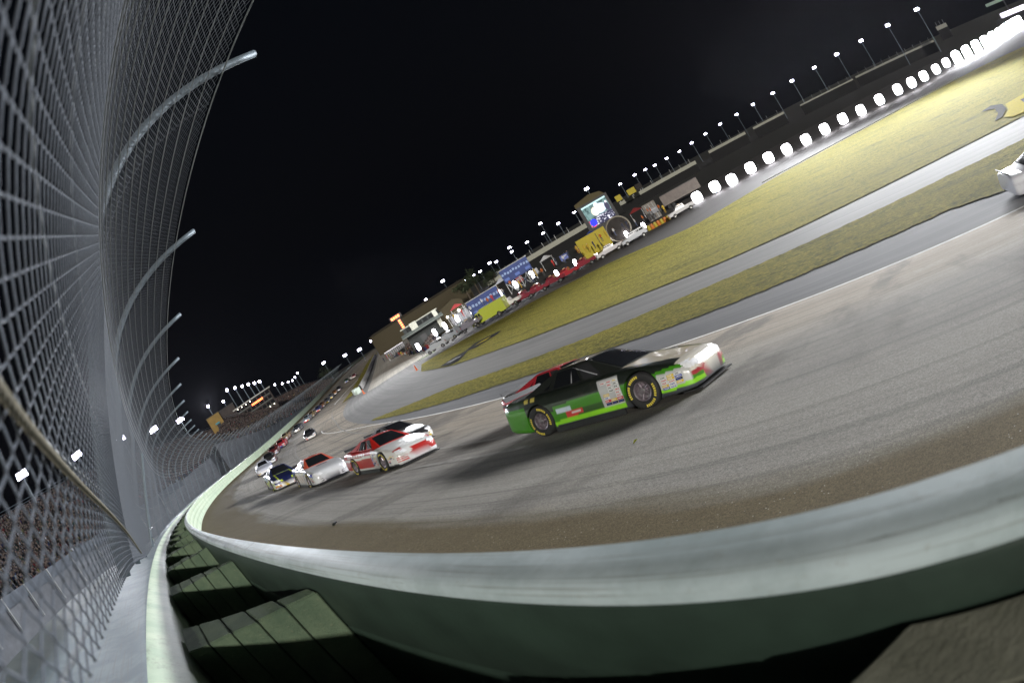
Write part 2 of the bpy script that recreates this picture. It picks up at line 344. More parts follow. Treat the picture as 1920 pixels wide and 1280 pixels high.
# tyre marks laid on the track
def skid(pxs, wd, name='tyre_mark'):
    P = [hit(*p)[1:] for p in pxs]; n = 40; q = np.linspace(0, 1, n); k = np.linspace(0, 1, len(P))
    S = np.interp(q, k, [a for a, b in P]); D = np.interp(q, k, [b for a, b in P])
    for _ in range(6): S[1:-1] = (S[:-2]+S[2:]+2*S[1:-1])/4; D[1:-1] = (D[:-2]+D[2:]+2*D[1:-1])/4
    dS = np.gradient(S); dD = np.gradient(D); L = np.hypot(dS, dD)+1e-6; nS, nD = -dD/L, dS/L
    SS = np.stack([S-nS*wd, S+nS*wd], 1); DD = np.stack([D-nD*wd, D+nD*wd], 1)
    X, Y = pt(SS, OFF+DD); return struct(grid_mesh(name, X, Y, zs(SS, DD)+.008, mat('rubber_mark', (.19, .178, .16), .8, 0, .4, 3), None, SS, DD))
skid([(470, 905), (600, 875), (760, 850), (950, 818)], .1); skid([(480, 930), (640, 905), (800, 872), (1000, 835)], .13)
skid([(640, 870), (560, 830), (545, 812), (600, 795), (640, 770)], .09); skid([(672, 730), (628, 760), (632, 790), (690, 812)], .1)


# ------------------------------------------------------------------ inner wall with energy absorbing barrier
def strip(name, sa, prof, m_, parent=None, zf=ztop, smooth=False, uvd=0):
    """loft an (off, dz) profile along the wall; prof may be a function of s"""
    sa = np.asarray(sa, float); pr = [prof(s) if callable(prof) else prof for s in sa]
    O = np.array([[p[0] for p in q] for q in pr]); D = np.array([[p[1] for p in q] for q in pr]); S = np.repeat(sa[:, None], O.shape[1], 1)
    X, Y = pt(S, O); Z = zf(S)+D
    return grid_mesh(name, X, Y, Z, m_, parent, S, O+D, smooth)
SW = np.concatenate([np.arange(-160, -4, 3), np.arange(-4, 12, .1), np.arange(12, 60, .5), np.arange(60, 140, 2), np.arange(140, 700, 10)])
bar = empty('safety_barrier'); bx, by = pt(0, .6); bar.location = (bx, by, -1.7)
tag(bar, 'long pale steel crash barrier with green foam blocks curving along the banked track', 'crash barrier')
bar_inv = Matrix.Translation(-Vector(bar.location))
def under(o, root):      # keep world placement while parenting
    o.parent = root; o.matrix_parent_inverse = Matrix.Translation(-Vector(root.location)); return o
tubez = [0, -.02, -.24, -.25, -.26, -.48, -.49, -.5, -.72, -.73, -.74, -.98, -1.1]
face = [(.667, 0-.02)]+[(.667-(.012 if i in (3, 7) else 0), z) for i, z in enumerate(tubez[2:], 2)]
under(strip('track_side_face', SW, [(.68, 0), (.69, -.012), (.692, -.03), (.692, -.26), (.685, -.265), (.692, -.27), (.692, -.52), (.685, -.525), (.692, -.53), (.692, -.8), (.685, -.805), (.692, -.81), (.692, -1.2)], M_WALL), bar)
under(strip('rear_face', SW, [(.541, -.05), (.533, -.06), (.533, -.42), (.541, -.43), (.533, -.44), (.533, -.86), (.541, -.87), (.533, -.88), (.533, -1.75)], M_DKGREEN), bar)
under(strip('top_cap', SW, [(.681, 0), (.63, .003), (.575, .002), (.565, -.003), (.553, -.010), (.545, -.025), (.541, -.05)], M_CAP, smooth=True), bar)
def onwall(s, off, dz=0.): x, y = pt(s, off); return Vector((float(x), float(y), float(ztop(s))+dz))
# splice plates and bolts on the cap
for sx in np.arange(-1.9, 40, 6.1):
    g = MB(); pts = []
    for s_, o_ in ((sx, .575), (sx+.012, .575), (sx+.012, .68), (sx, .68)): pts.append(onwall(s_, o_, .0055))
    g.add(pts, [(0, 1, 2, 3)]); under(g.build('cap_joint', M_BLACK), bar)
# foam block stacks standing between barrier and rear wall
ks = np.arange(-7, 50)*2.8-.05
for k, s0 in enumerate(ks):
    g = MB(); n = 5 if s0 < 15 else 3; r2 = random.Random(k)
    wr = .42 if abs(s0+.05) < .2 else .14
    k0 = abs(s0+.05) < .2; sh, sk_, lw = (.13, .75, .7) if k0 else (0., 1.55, .85); wr = .55 if k0 else .14
    for i in range(n):
        t0, t1 = i/n, (i+1)/n-.009
        zt_ = -.155-(.01+.02*r2.random()**2 if n > 3 else .03)
        a = lambda t: (s0+sh+sk_*t, .525-.86*t); b = lambda t: (s0+sh-wr+(sk_-lw+wr)*t, .525-.86*t)
        c = [a(t0), a(t1), b(t1), b(t0)]; jt = [r2.uniform(-.006, .006) for _ in range(4)]
        top = [onwall(p[0], p[1], zt_+jt[q]) for q, p in enumerate(c)]; bot = [onwall(p[0], p[1], -1.73) for p in c]
        mid = [onwall(p[0], p[1], -.72) for p in c]; cen = sum(mid, Vector())/4
        mid2 = [p+(cen-p)*.02-Vector((0, 0, .012)) for p in mid]
        g.add(bot+mid2+mid+top, [(0, 1, 2, 3)]+[(r*4+j, r*4+(j+1) % 4, r*4+4+(j+1) % 4, r*4+4+j) for r in range(3) for j in range(4)]+[(12, 15, 14, 13)])
    o = g.build('foam_block', M_FOAM2 if abs(s0+.05) < .2 else M_FOAM); bm = bmesh.new(); bm.from_mesh(o.data); bmesh.ops.recalc_face_normals(bm, faces=bm.faces)
    if s0 < 15:
        es = [e for e in bm.edges if e.calc_face_angle(0) > .8]; bmesh.ops.bevel(bm, geom=es, offset=.008, segments=2, affect='EDGES')
    bm.to_mesh(o.data); bm.free(); under(o, bar)
# floor of the gap
struct(strip('gap_floor', SW, [(-.50, -1.72), (.54, -1.72)], mat('gap_dirt', (.07, .06, .045), .9, 0, .4, 9, .6)))
# ------------------------------------------------------------------ concrete retaining wall
def kk(s): return 1-float(sm(8, 26, s))
wallr = empty('retaining_wall', (bx-.8, by-.8, -1.7)); tag(wallr, 'pale green painted concrete retaining wall carrying the catch fence', 'wall')
under(strip('wall_face', SW, lambda s: [(-.585, -.012), (-.56, -.03), (-.40, -.17), (-.372, -.215), (-.365, -.26), (-.37, -.6), (-.40, -.9), (-.44, -1.8)][::1], M_WALL, smooth=True), wallr)
under(strip('wall_top', SW, lambda s: [(-.585, -.012), (-.61, 0), (-.80, .02), (-.80-.6*kk(s), .03+.16*kk(s)), (-1.0-.95*kk(s), .03+.42*kk(s)), (-1.05-.95*kk(s), 0), (-1.1-.95*kk(s), -3.5)],
      M_LEDGE, smooth=False), wallr)

# ------------------------------------------------------------------ catch fence
def hem(s): k = 1-sm(2, 16, s); return -.82+.53*k, .04+.42*k
def bend(s): return .68-.75*sm(14, 42, s), 2.55+0*np.asarray(s, float)
def prof(s, t, out=0.):
    """(off, z above wall top) of the fence skin: t in 0..1 straight part, 1..2 curved overhang; out pushes outwards"""
    s = np.asarray(s, float); t = np.asarray(t, float); ho, hz = hem(s); bo, bz = bend(s); a = np.clip(t, 0, 1); b = np.clip(t-1, 0, 1.1)
    p1o, p1z = bo+.45, bz+1.45; p2o, p2z = 3.08+.38*sm(5, 35, s), bz+1.96
    O = np.where(t < 1, ho+(bo-ho)*a, (1-b)**2*bo+2*b*(1-b)*p1o+b*b*p2o); Z = np.where(t < 1, hz+(bz-hz)*a, (1-b)**2*bz+2*b*(1-b)*p1z+b*b*p2z)
    do = np.where(t < 1, bo-ho, 2*(1-b)*(p1o-bo)+2*b*(p2o-p1o)); dz = np.where(t < 1, bz-hz, 2*(1-b)*(p1z-bz)+2*b*(p2z-p1z)); L = np.hypot(do, dz)
    return O-dz/L*out, Z+do/L*out
def fpos(s, t, out=0.):
    o, z = prof(s, t, out); x, y = pt(s, o); return x, y, ztop(s)+z
def tubes(name, P, r, n, m_, parent, smooth=True):
    """P: (wires, points, 3) -> one mesh of thin tubes"""
    T = np.gradient(P, axis=1); T /= np.linalg.norm(T, axis=2, keepdims=True)+1e-9
    ref = np.array([.35, -.62, .7]); A = np.cross(T, ref); A /= np.linalg.norm(A, axis=2, keepdims=True)+1e-9; B = np.cross(T, A)
    an = 2*np.pi*np.arange(n)/n; V = P[:, :, None, :]+r*(A[:, :, None, :]*np.cos(an)[None, None, :, None]+B[:, :, None, :]*np.sin(an)[None, None, :, None])
    Wn, K = P.shape[:2]; w_, i_, j_ = np.meshgrid(np.arange(Wn), np.arange(K-1), np.arange(n), indexing='ij'); b = (w_*K+i_)*n; j2 = (j_+1) % n
    q = np.stack([b+j_, b+j2, b+n+j2, b+n+j_], -1).reshape(-1, 4); me = bpy.data.meshes.new(name); fastmesh(me, V.reshape(-1, 3), q); me.materials.append(m_)
    if smooth: me.polygons.foreach_set('use_smooth', np.ones(len(q), bool))
    return link(name, me, parent)
fence = empty('catch_fence', (bx-1.2, by-.6, -.6)); tag(fence, 'tall galvanised chain link catch fence with curved overhanging top running beside the track', 'fence')
def chain(s0, s1, p, row, r, n, rounded, name='chain_link_mesh', t0=0., t1=1.93):
    nl = int(round(2.85/row)) & ~1; nu = int(round(3.75/row)) & ~1
    tt = np.concatenate([np.arange(nl)/nl, 1+np.arange(nu+1)/nu*.93]); tt = tt[(tt >= t0) & (tt <= t1)]
    sw = np.arange(s0, s1, p)[:, None]; j = np.arange(len(tt)); z = np.where(j % 2 == 0, 1., -1.)[None, :]; sg = np.where(np.arange(len(sw)) % 2 == 0, 1., -1.)[:, None]
    if rounded:       # three points for each bend of the wire
        tj = np.interp(np.concatenate([[k-.16, k, k+.16] for k in j]), j, tt); zz = np.concatenate([[s_*.42, s_*.535, s_*.42] for s_ in z[0]])[None, :]; oo = np.concatenate([[.0025*s_, 0, -.0025*s_] for s_ in z[0]])[None, :]
        S = sw+zz*p*sg; T = np.repeat(tj[None, :], len(sw), 0); O = np.repeat(oo, len(sw), 0)*sg
    else: S = sw+z*p*.52*sg; T = np.repeat(tt[None, :], len(sw), 0); O = np.zeros_like(S)
    x, y, zc = fpos(S, T, O); return tubes(name, np.stack([x, y, zc], -1), r, n, M_WIRE, None)
under(chain(-1.2, 5.0, .06, .042, .0027, 6, True), fence)
under(chain(5.0, 26.0, .06, .042, .0025, 4, False), fence)
under(chain(26.0, 70.0, .085, .06, .0032, 3, False), fence)
under(chain(70.0, 180.0, .2, .14, .006, 3, False), fence)
for ti in list(np.linspace(1.0, 1.93, 14)):
    ss = np.concatenate([np.arange(-1.5, 30, .3), np.arange(30, 320, 2.)]); x, y, z = fpos(ss, np.full_like(ss, ti), -.012)
    under(tubes('fence_cable', np.stack([x, y, z], -1)[None], .006 if ti < 1.9 else .009, 5, M_CABLE, None), fence)
for ti in (.02, .2, .4, .6, .8):
    ss = np.concatenate([np.arange(-1.5, 30, .3), np.arange(30, 320, 2.)]); x, y, z = fpos(ss, np.full_like(ss, ti), .012)
    under(tubes('fence_cable', np.stack([x, y, z], -1)[None], .006, 5, M_CABLE, None), fence)
# slack stitching rope hanging on the near mesh
ss = np.arange(-.6, 9.0, .012); rp_ = [np.stack(fpos(ss, .20-.018*ss+.0028*np.sin(ss*70+ph), -.02+.006*np.cos(ss*70+ph)), -1) for ph in (0, 2.1, 4.2)]; under(tubes('twisted_rope', np.stack(rp_), .0058, 6, mat('old_rope', (.15, .135, .10), .8, 0, .3, 60), None), fence)
posts = np.array([-9.2, -4.7]+[4.46+4.57*k for k in range(68)])
for k, s0 in enumerate(posts):
    n = 14 if s0 < 30 else 7; tt = np.concatenate([np.linspace(-.02, 1, 8)[:-1], 1+np.linspace(0, 1.07, 16)])
    x, y, z = fpos(np.full_like(tt, s0), np.maximum(tt, 0), .06+.06*np.clip(1-tt, 0, 1)); P = [Vector(p) for p in zip(x, y, z)]; P[0] -= Vector((0, 0, .08))
    g = MB(); g.tube(P, .052, n); under(g.build('fence_post', M_GALV, smooth=True), fence)
    if s0 < 20:
        for ti in np.linspace(1.0, 1.93, 14):      # wire ties round the post
            g = MB(); c = Vector([float(v) for v in fpos(s0, ti, .05)]); c2 = Vector([float(v) for v in fpos(s0+.3, ti, .05)]); c3 = Vector([float(v) for v in fpos(s0, ti+.01, .05)]); a = (c2-c).normalized(); b = a.cross((c3-c).normalized()).normalized()
            g.tube([c+(a*math.cos(q)+b*math.sin(q))*.058+(c3-c).normalized()*.012*math.sin(q/2) for q in np.linspace(0, 2*math.pi, 12)], .0028, 4)
            under(g.build('wire_tie', M_CABLE), fence)
# service gate post with clamps
g = MB(); P = [Vector([float(v) for v in fpos(16.0, t_, -.05)]) for t_ in np.linspace(.02, .95, 8)]; g.tube(P, .045, 12)
for t_ in (.1, .3, .52): 
    a = Vector([float(v) for v in fpos(16.0, t_, -.05)]); b = Vector([float(v) for v in fpos(16.0, t_+.03, -.05)]); g.tube([a, b], .062, 12)
under(g.build('gate_post', M_GALV, smooth=False), fence)
g = MB(); a = Vector([float(v) for v in fpos(15.7, .12, -.1)]); b = Vector([float(v) for v in fpos(16.6, .04, -.12)]); g.tube([a, b], .018, 8)
a = Vector([float(v) for v in fpos(15.4, .2, -.1)]); b = Vector([float(v) for v in fpos(16.4, .22, -.12)]); g.tube([a, b], .015, 8); under(g.build('gate_latch', M_CHROME), fence)
# ------------------------------------------------------------------ stock cars
def bbox_bool(o, cutters):
    for c in cutters:
        md = o.modifiers.new('b', 'BOOLEAN'); md.operation = 'DIFFERENCE'; md.object = c; md.solver = 'EXACT'
    dg = bpy.context.evaluated_depsgraph_get(); me = bpy.data.meshes.new_from_object(o.evaluated_get(dg)); o.modifiers.clear(); o.data = me
ST = np.array([ # x, half width, z bottom, shoulder z, shoulder y, centre z
 [2.55, .50, .16, .40, .40, .44], [2.53, .66, .12, .48, .56, .52], [2.46, .78, .10, .55, .66, .60], [2.30, .87, .10, .615, .74, .665], [2.0, .93, .10, .69, .80, .73], [1.42, .965, .10, .80, .85, .81],
 [.95, .955, .10, .845, .84, .885], [.3, .935, .10, .875, .80, .91], [-.6, .935, .10, .90, .79, .92], [-1.37, .965, .11, .935, .83, .94], [-1.9, .95, .14, .945, .80, .965], [-2.35, .91, .20, .94, .77, .985], [-2.52, .88, .24, .92, .74, .98], [-2.56, .82, .30, .88, .66, .95]])[::-1]
AX = (1.42, -1.38)
def body_mesh(res, nsec):
    xs = np.concatenate([np.linspace(-2.56, -2.40, 5)[:-1], np.arange(-2.40, 2.36, res), np.linspace(2.36, 2.55, 7)])
    A = np.stack([np.interp(xs, ST[:, 0], ST[:, k]) for k in range(1, 6)], 1); B = A.copy()
    B[1:-1] = (A[:-2]+A[1:-1]*2+A[2:])/4; B[2:-2] = (B[:-4]+B[1:-3]+B[2:-2]*2+B[3:-1]+B[4:])/6
    V = []
    for x, (w_, zb, zh, yh, zt) in zip(xs, B):
        fl = .022*math.exp(-((x-AX[0])/.42)**2)+.02*math.exp(-((x-AX[1])/.42)**2)
        c = [(0, zb), (w_-.10, zb), (w_-.025, zb+.015), (w_, zb+.06), (w_+fl, zb+(zh-zb)*.42), (w_-.004+fl, zb+(zh-zb)*.72), (w_-.035+fl, zh-.07), ((yh+w_)/2-.005+fl*.5, zh-.012), (yh, zh+.01), (yh*.62, zt-.004), (0, zt)]
        c = np.array(c); L = np.concatenate([[0], np.cumsum(np.hypot(*np.diff(c, axis=0).T))]); q = np.linspace(0, L[-1], nsec)
        y = np.interp(q, L, c[:, 0]); z = np.interp(q, L, c[:, 1]); 
        if nsec > 20: y[1:-1] = (y[:-2]+2*y[1:-1]+y[2:])/4; z[1:-1] = (z[:-2]+2*z[1:-1]+z[2:])/4
        ring = [(x, -a, b) for a, b in zip(y, z)]+[(x, a, b) for a, b in zip(y[-2:0:-1], z[-2:0:-1])]; V.append(ring)
    n = len(V[0]); k = len(V); vs_ = [p for r_ in V for p in r_]; fs = [(i*n+j, i*n+(j+1) % n, (i+1)*n+(j+1) % n, (i+1)*n+j) for i in range(k-1) for j in range(n)]
    g = MB(); g.add(vs_, fs); g.add(V[0], [tuple(range(n))]); g.add(V[-1], [tuple(range(n-1, -1, -1))])
    bm = bmesh.new(); 
    for p in g.v: bm.verts.new(p)
    bm.verts.ensure_lookup_table()
    for f in g.f: bm.faces.new([bm.verts[i] for i in f])
    bmesh.ops.remove_doubles(bm, verts=bm.verts, dist=1e-5); bmesh.ops.recalc_face_normals(bm, faces=bm.faces)
    me = bpy.data.meshes.new('body'); bm.to_mesh(me); bm.free(); return me
def point_colour(me, f):
    ca = me.color_attributes.new(name='Col', type='FLOAT_COLOR', domain='POINT'); buf = np.ones((len(me.vertices), 4), np.float32)
    for i, v in enumerate(me.vertices): buf[i, :3] = f(v.co.x, v.co.y, v.co.z, v.normal)
    ca.data.foreach_set('color', buf.ravel())
def face_colour(me, f):
    ca = me.color_attributes.new(name='Col', type='FLOAT_COLOR', domain='CORNER'); n = len(me.polygons); buf = np.zeros((len(me.loops), 4), np.float32); buf[:, 3] = 1
    for p in me.polygons:
        c = p.center; col = f(c.x, c.y, c.z, p.normal)
        for li in p.loop_indices: buf[li, :3] = col
    ca.data.foreach_set('color', buf.ravel())
def patch(name, c4, m_, parent, bulge=0., u0=0., u1=1., v0=0., v1=1., off=0., n=8, thick=0.):
    """bilinear patch of four corners with outward bulge; c4 = bottom-left, bottom-right, top-right, top-left seen from outside"""
    a, b, c, d = [Vector(p) for p in c4]; N = ((b-a).cross(d-a)).normalized(); vs_ = []
    for i in range(n+1):
        for j in range(n+1):
            u = u0+(u1-u0)*i/n; v = v0+(v1-v0)*j/n
            p = a*(1-u)*(1-v)+b*u*(1-v)+c*u*v+d*(1-u)*v; vs_.append(p+N*(bulge*(4*u*(1-u))*(.35+.65*4*v*(1-v))+off))
    fs = [(i*(n+1)+j, (i+1)*(n+1)+j, (i+1)*(n+1)+j+1, i*(n+1)+j+1) for i in range(n) for j in range(n)]
    g = MB(); g.add(vs_, fs); return g.build(name, m_, parent, True)
def extract(src, pred, off, name, m_, parent):
    """a panel lying proud of the body where pred(centre) holds"""
    g = MB()
    for p in src.polygons:
        if pred(p.center): g.add([src.vertices[i].co+src.vertices[i].normal*off for i in p.vertices], [tuple(range(len(p.vertices)))])
    return g.build(name, m_, parent, True) if g.v else None
def arc_letters(r0, r1, y, a0, a1, n, z=0):
    g = MB()
    for i in range(n):
        if i % 7 == 6: continue
        b0 = a0+(a1-a0)*i/n; b1 = a0+(a1-a0)*(i+.72)/n
        g.add([(r*math.cos(a), y, r*math.sin(a)) for r, a in ((r0, b0), (r0, b1), (r1, b1), (r1, b0))], [(0, 1, 2, 3)])
    return g
def wheel_parts(side, detail):
    """side -1 = right. returns rim object (the wheel) at origin"""
    s = side; g = MB(); prof_ = [(.205, .10), (.195, .135), (.17, .125), (.15, .06), (.06, .05), (.055, .11), (0, .115)]
    g.lathe([(r, s*h) for r, h in prof_], 24 if detail else 10)
    if detail:
        for k in range(5):
            a = 2*math.pi*k/5; g.tube([(.06*math.cos(a), s*.085, .06*math.sin(a)), (.17*math.cos(a), s*.10, .17*math.sin(a))], .02, 6)
        for k in range(5):
            a = 2*math.pi*(k+.5)/5; g.lathe([(.014, s*.05), (.014, s*.09), (0, s*.09)], 6, c=(.09*math.cos(a), 0, .09*math.sin(a)))
    rim = g.build('wheel', M_RIM, None, False)
    g = MB(); tp = [(.205, -.13), (.24, -.145), (.32, -.148), (.345, -.135), (.356, -.10), (.358, 0), (.356, .10), (.345, .135), (.32, .148), (.24, .145), (.205, .13)]
    g.lathe(tp, 40 if detail else 14); g.build('tyre', M_TYRE, rim, True)
    if detail:
        for a0 in (.35, math.pi+.35):
            for w0, k_ in ((0., 6), (1.05, 6)): arc_letters(.262, .312, s*.151, a0+w0, a0+w0+.92, k_).build('tyre_lettering', M_TYREY, rim)
    return rim
WH = {}
def stickers(x, z, x0, z0, w_=.17, h=.062, seed=0):
    i = int((x-x0)/w_); j = int((z-z0)/h); r = random.Random(i*31+j*17+seed*7); fz = ((z-z0)/h) % 1; fx = ((x-x0)/w_) % 1
    if fz < .12: return None
    c = r.choice([(.75, .75, .75), (.75, .75, .75), (.7, .68, .66), (.6, .05, .05), (.75, .75, .75), (.7, .5, .04), (.08, .1, .45), (.72, .72, .74)])
    if .35 < fz < .72 and .18 < fx < .85 and r.random() < .75: c = r.choice([(.5, .04, .06), (.08, .09, .35), (.05, .05, .05), (.7, .45, .05)])
    return c
def decals(root, me, s, x0, x1, z0, z1, cols, rows, seed):
    '''rows of small sponsor stickers laid on the body side'''
    from mathutils.bvhtree import BVHTree
    bv = BVHTree.FromPolygons([v.co for v in me.vertices], [tuple(p.vertices) for p in me.polygons]); q = random.Random(seed); g = MB()
    pal = [(0, 5), (0, 1), (0, 3), (2, 0), (0, 1), (3, 0), (1, 0), (0, 5), (5, 2), (0, 2)]
    def P(x, z, o):
        h = bv.ray_cast(Vector((x, s*3, z)), Vector((0, -s, 0)))
        return None if h[0] is None else h[0]+Vector((0, s*o, 0))
    def quad(a, b, c, d, o, mi):
        n = 3; pts = [P(a+(b-a)*i/n, zz, o) for i in range(n+1) for zz in (c, d)]
        if any(p is None for p in pts): return
        g.add(pts, [(2*i, 2*i+2, 2*i+3, 2*i+1) for i in range(n)], mi)
    w_, h_ = (x1-x0)/cols, (z1-z0)/rows
    for i in range(cols):
        for j in range(rows):
            if q.random() < .12: continue
            a, b, c, d = x0+i*w_+.006, x0+(i+1)*w_-.006, z0+j*h_+.005, z0+(j+1)*h_-.005; base, ink = q.choice(pal); quad(a, b, c, d, .004, base); t = a+.02
            for k in range(q.randint(3, 5)):      # blurred lettering
                e = t+q.uniform(.010, .026)
                if e > b-.012: break
                quad(t, e, c+(d-c)*.28, d-(d-c)*.25, .0065, ink); t = e+.008
    mm = [mat('decal_%d' % i, c, .35, var=.05, coat=.3) for i, c in enumerate([(.6, .6, .6), (.5, .03, .04), (.04, .06, .35), (.62, .42, .02), (.1, .3, .1), (.02, .02, .02)])]
    g.build('sponsor_decals', mm, root)
def make_car(label, livery, glassroof=None, roofc=(.5, .5, .5), detail=2, group=None, hl=True, name='stock_car', pillarc=None):
    root = empty(name); tag(root, label, 'race car', group)
    me = body_mesh({2: .02, 1: .06, 0: .16}[detail], {2: 76, 1: 26, 0: 12}[detail]); body = link('body', me, root)
    if detail:
        cs = []
        for ax in AX:
            for s in (-1, 1):
                g = MB(); g.lathe([(0, s*.60), (.405, s*.60), (.405, s*1.2), (0, s*1.2)], 40 if detail == 2 else 20, c=(ax, 0, .35)); c = g.build('cut', M_BLACK)
                bm = bmesh.new(); bm.from_mesh(c.data); bmesh.ops.remove_doubles(bm, verts=bm.verts, dist=1e-5); bmesh.ops.recalc_face_normals(bm, faces=bm.faces); bm.to_mesh(c.data); bm.free(); cs.append(c)
        bbox_bool(body, cs)
        for c in cs: bpy.data.objects.remove(c)
    me = body.data; me.name = 'body'
    def fc(x, y, z, n):
        for ax in AX:
            if math.hypot(x-ax, z-.35) < .40 and abs(y) < 1.0 and z < .75: return (.015, .015, .015)
        if z < .115: return (.02, .02, .02)
        return livery(x, y, z, n)
    me.materials.clear(); me.materials.append(M_PAINT); (point_colour if detail == 2 else face_colour)(me, fc)
    for p in me.polygons: p.use_smooth = p.normal.z > -.9
    try:
        me.set_sharp_from_angle(angle=R(38))
    except Exception: pass
    # greenhouse
    zb = .87; rf = (-.72, .12); zr = 1.285
    F1, F2 = (.98, -.66, zb-.01), (.98, .66, zb-.01); R1, R2 = (.10, -.50, zr-.02), (.10, .50, zr-.02); B1, B2 = (-.80, -.49, zr-.01), (-.80, .49, zr-.01); K1, K2 = (-1.95, -.56, zb+.07), (-1.95, .56, zb+.07)
    n = 10 if detail == 2 else 4
    pm = bpy.data.materials.get('cab_'+label[:24]) or mat('cab_'+label[:24], roofc, .3, coat=.5, var=.06)
    rm = pm
    if pillarc: pm = mat('pillar_'+label[:20], pillarc, .3, coat=.5)
    patch('roof', (R1, R2, B2, B1)[::-1] if False else (B1, R1, R2, B2), rm, root, .035, n=n)
    patch('windscreen_frame', (F1, F2, R2, R1), pm, root, .05, n=n); patch('windscreen', (F1, F2, R2, R1), M_GLASS, root, .05, .05, .95, .06, .93, .006, n=n)
    patch('rear_window_frame', (K2, K1, B1, B2), pm, root, .03, n=n); patch('rear_window', (K2, K1, B1, B2), M_GLASS, root, .03, .06, .94, .35, .93, .006, n=n)
    for s in (-1, 1):
        side = [((-1.95, s*.56, zb+.07), (-1.80, s*.80, zb)), ]
        f, r_, b, k = [(p[0], s*abs(p[1]), p[2]) for p in (F1, R1, B1, K1)]
        lo_f, lo_m, lo_k = (1.0, s*.80, zb-.03), (-.75, s*.77, zb), (-2.0, s*.78, zb+.03)
        def q(a_, b_, c_, d_): return (a_, b_, c_, d_) if s < 0 else (b_, a_, d_, c_)
        lf, lm = (.60, s*.78, zb-.005), (-.95, s*.77, zb+.02)
        def tri(*p): g = MB(); g.add(p if s < 0 else p[::-1], [tuple(range(len(p)))]); g.build('pillar', pm, root)
        tri(lf, lo_f, f, r_)
        tri(lo_k, lm, b, k)
        patch('side_frame', q(lm, lf, r_, b), pm, root, .02, n=n)
        patch('side_window', q(lm, lf, r_, b), M_GLASS, root, .02, .04, .60, .10, .86, .006, n=n)
        patch('window_net' if s > 0 else 'side_opening', q(lm, lf, r_, b), M_BLACK, root, .02, .66, .97, .10, .86, .008, n=4)
        patch('quarter_window', q(lo_k, lm, b, k), M_GLASS, root, 0, .38, .92, .18, .8, .01, n=3)
    g = MB(); g.add([(-2.52, -.70, .985), (-2.52, .70, .985), (-2.60, .70, 1.10), (-2.60, -.70, 1.10), (-2.54, -.70, .985), (-2.54, .70, .985), (-2.62, .70, 1.10), (-2.62, -.70, 1.10)], [(0, 1, 2, 3), (7, 6, 5, 4), (3, 2, 6, 7), (0, 3, 7, 4), (1, 5, 6, 2)])
    g.build('spoiler', M_BLACK, root)
    g = MB(); g.box((2.36, 0, .07), (.42, 1.56, .03)); g.build('splitter', M_BLACK, root)
    if detail:
        extract(me, lambda c: c.x > 2.45 and .19 < c.z < .29 and abs(c.y) < .42, .006, 'grille', M_BLACK, root)
        for s in (-1, 1):
            extract(me, lambda c: c.x > 2.18 and .48 < c.z < .585+.03*(c.x < 2.4) and .44 < s*c.y < .80, .005, 'headlight', mat('headlight_decal', (.72, .73, .76), .15, coat=.8), root)
            g = MB(); g.box((-.05, s*.945, .085), (1.9, .05, .11)); g.build('side_skirt', M_BLACK, root)
        g = MB(); g.tube([(.62, -.62, .9), (.18, -.46, 1.22), (-.70, -.45, 1.24), (-1.2, -.55, .92)], .022, 6); g.build('roll_bar', M_CAGE, root)
        g = MB(); g.tube([(-.55, .1, 1.3), (-.56, .1, 1.62)], .004, 4); g.build('aerial', M_BLACK, root)
        for x0 in (-.62,):
            g = MB(); g.box((x0, .2, 1.325), (.035, .5, .012)); g.build('roof_flap', M_BLACK, root)
    if detail == 2:
        for s in (-1, 1):
            decals(root, me, s, .50, .97, .28, .76, 3, 8, hash(len(label)) % 97+s); decals(root, me, s, 1.86, 2.30, .24, .50, 3, 5, len(label)+7+s)
            g = MB(); g.tube([(.42, s*.775, .93), (-.30, s*.545, 1.215)], .013, 5); g.build('window_brace', M_CAGE, root)
            g = MB(); g.tube([(-.30, s*.775, .93), (-.34, s*.545, 1.215)], .012, 5); g.build('window_brace', M_CAGE, root)
    for ax in AX:
        for s in (-1, 1):
            key = (s, detail > 1)
            if key not in WH:
                WH[key] = wheel_parts(s, detail > 1); wl_ = WH[key]
            else: wl_ = copy_tree(WH[key])
            wl_.parent = root; wl_.location = (ax, s*.825, .358); wl_.rotation_euler = (0, random.uniform(0, 6), 0)
    return root
def surf(s, d):
    x, y = pt(s, OFF+d); return Vector((float(x), float(y), float(zs(s, d))))
def place_on_track(o, s, d, yaw=0., dz=-.012, sc=1.04):
    p = surf(s, d); fwd = (surf(s-1.4, d)-surf(s+1.4, d)).normalized(); left = (surf(s, d+.8)-surf(s, d-.8)).normalized()
    up = fwd.cross(left).normalized(); left = up.cross(fwd); M = Matrix((fwd, left, up)).transposed().to_4x4() @ Matrix.Rotation(yaw, 4, 'Z') @ Matrix.Scale(sc, 4); M.translation = p+up*dz; o.matrix_world = M
    return o
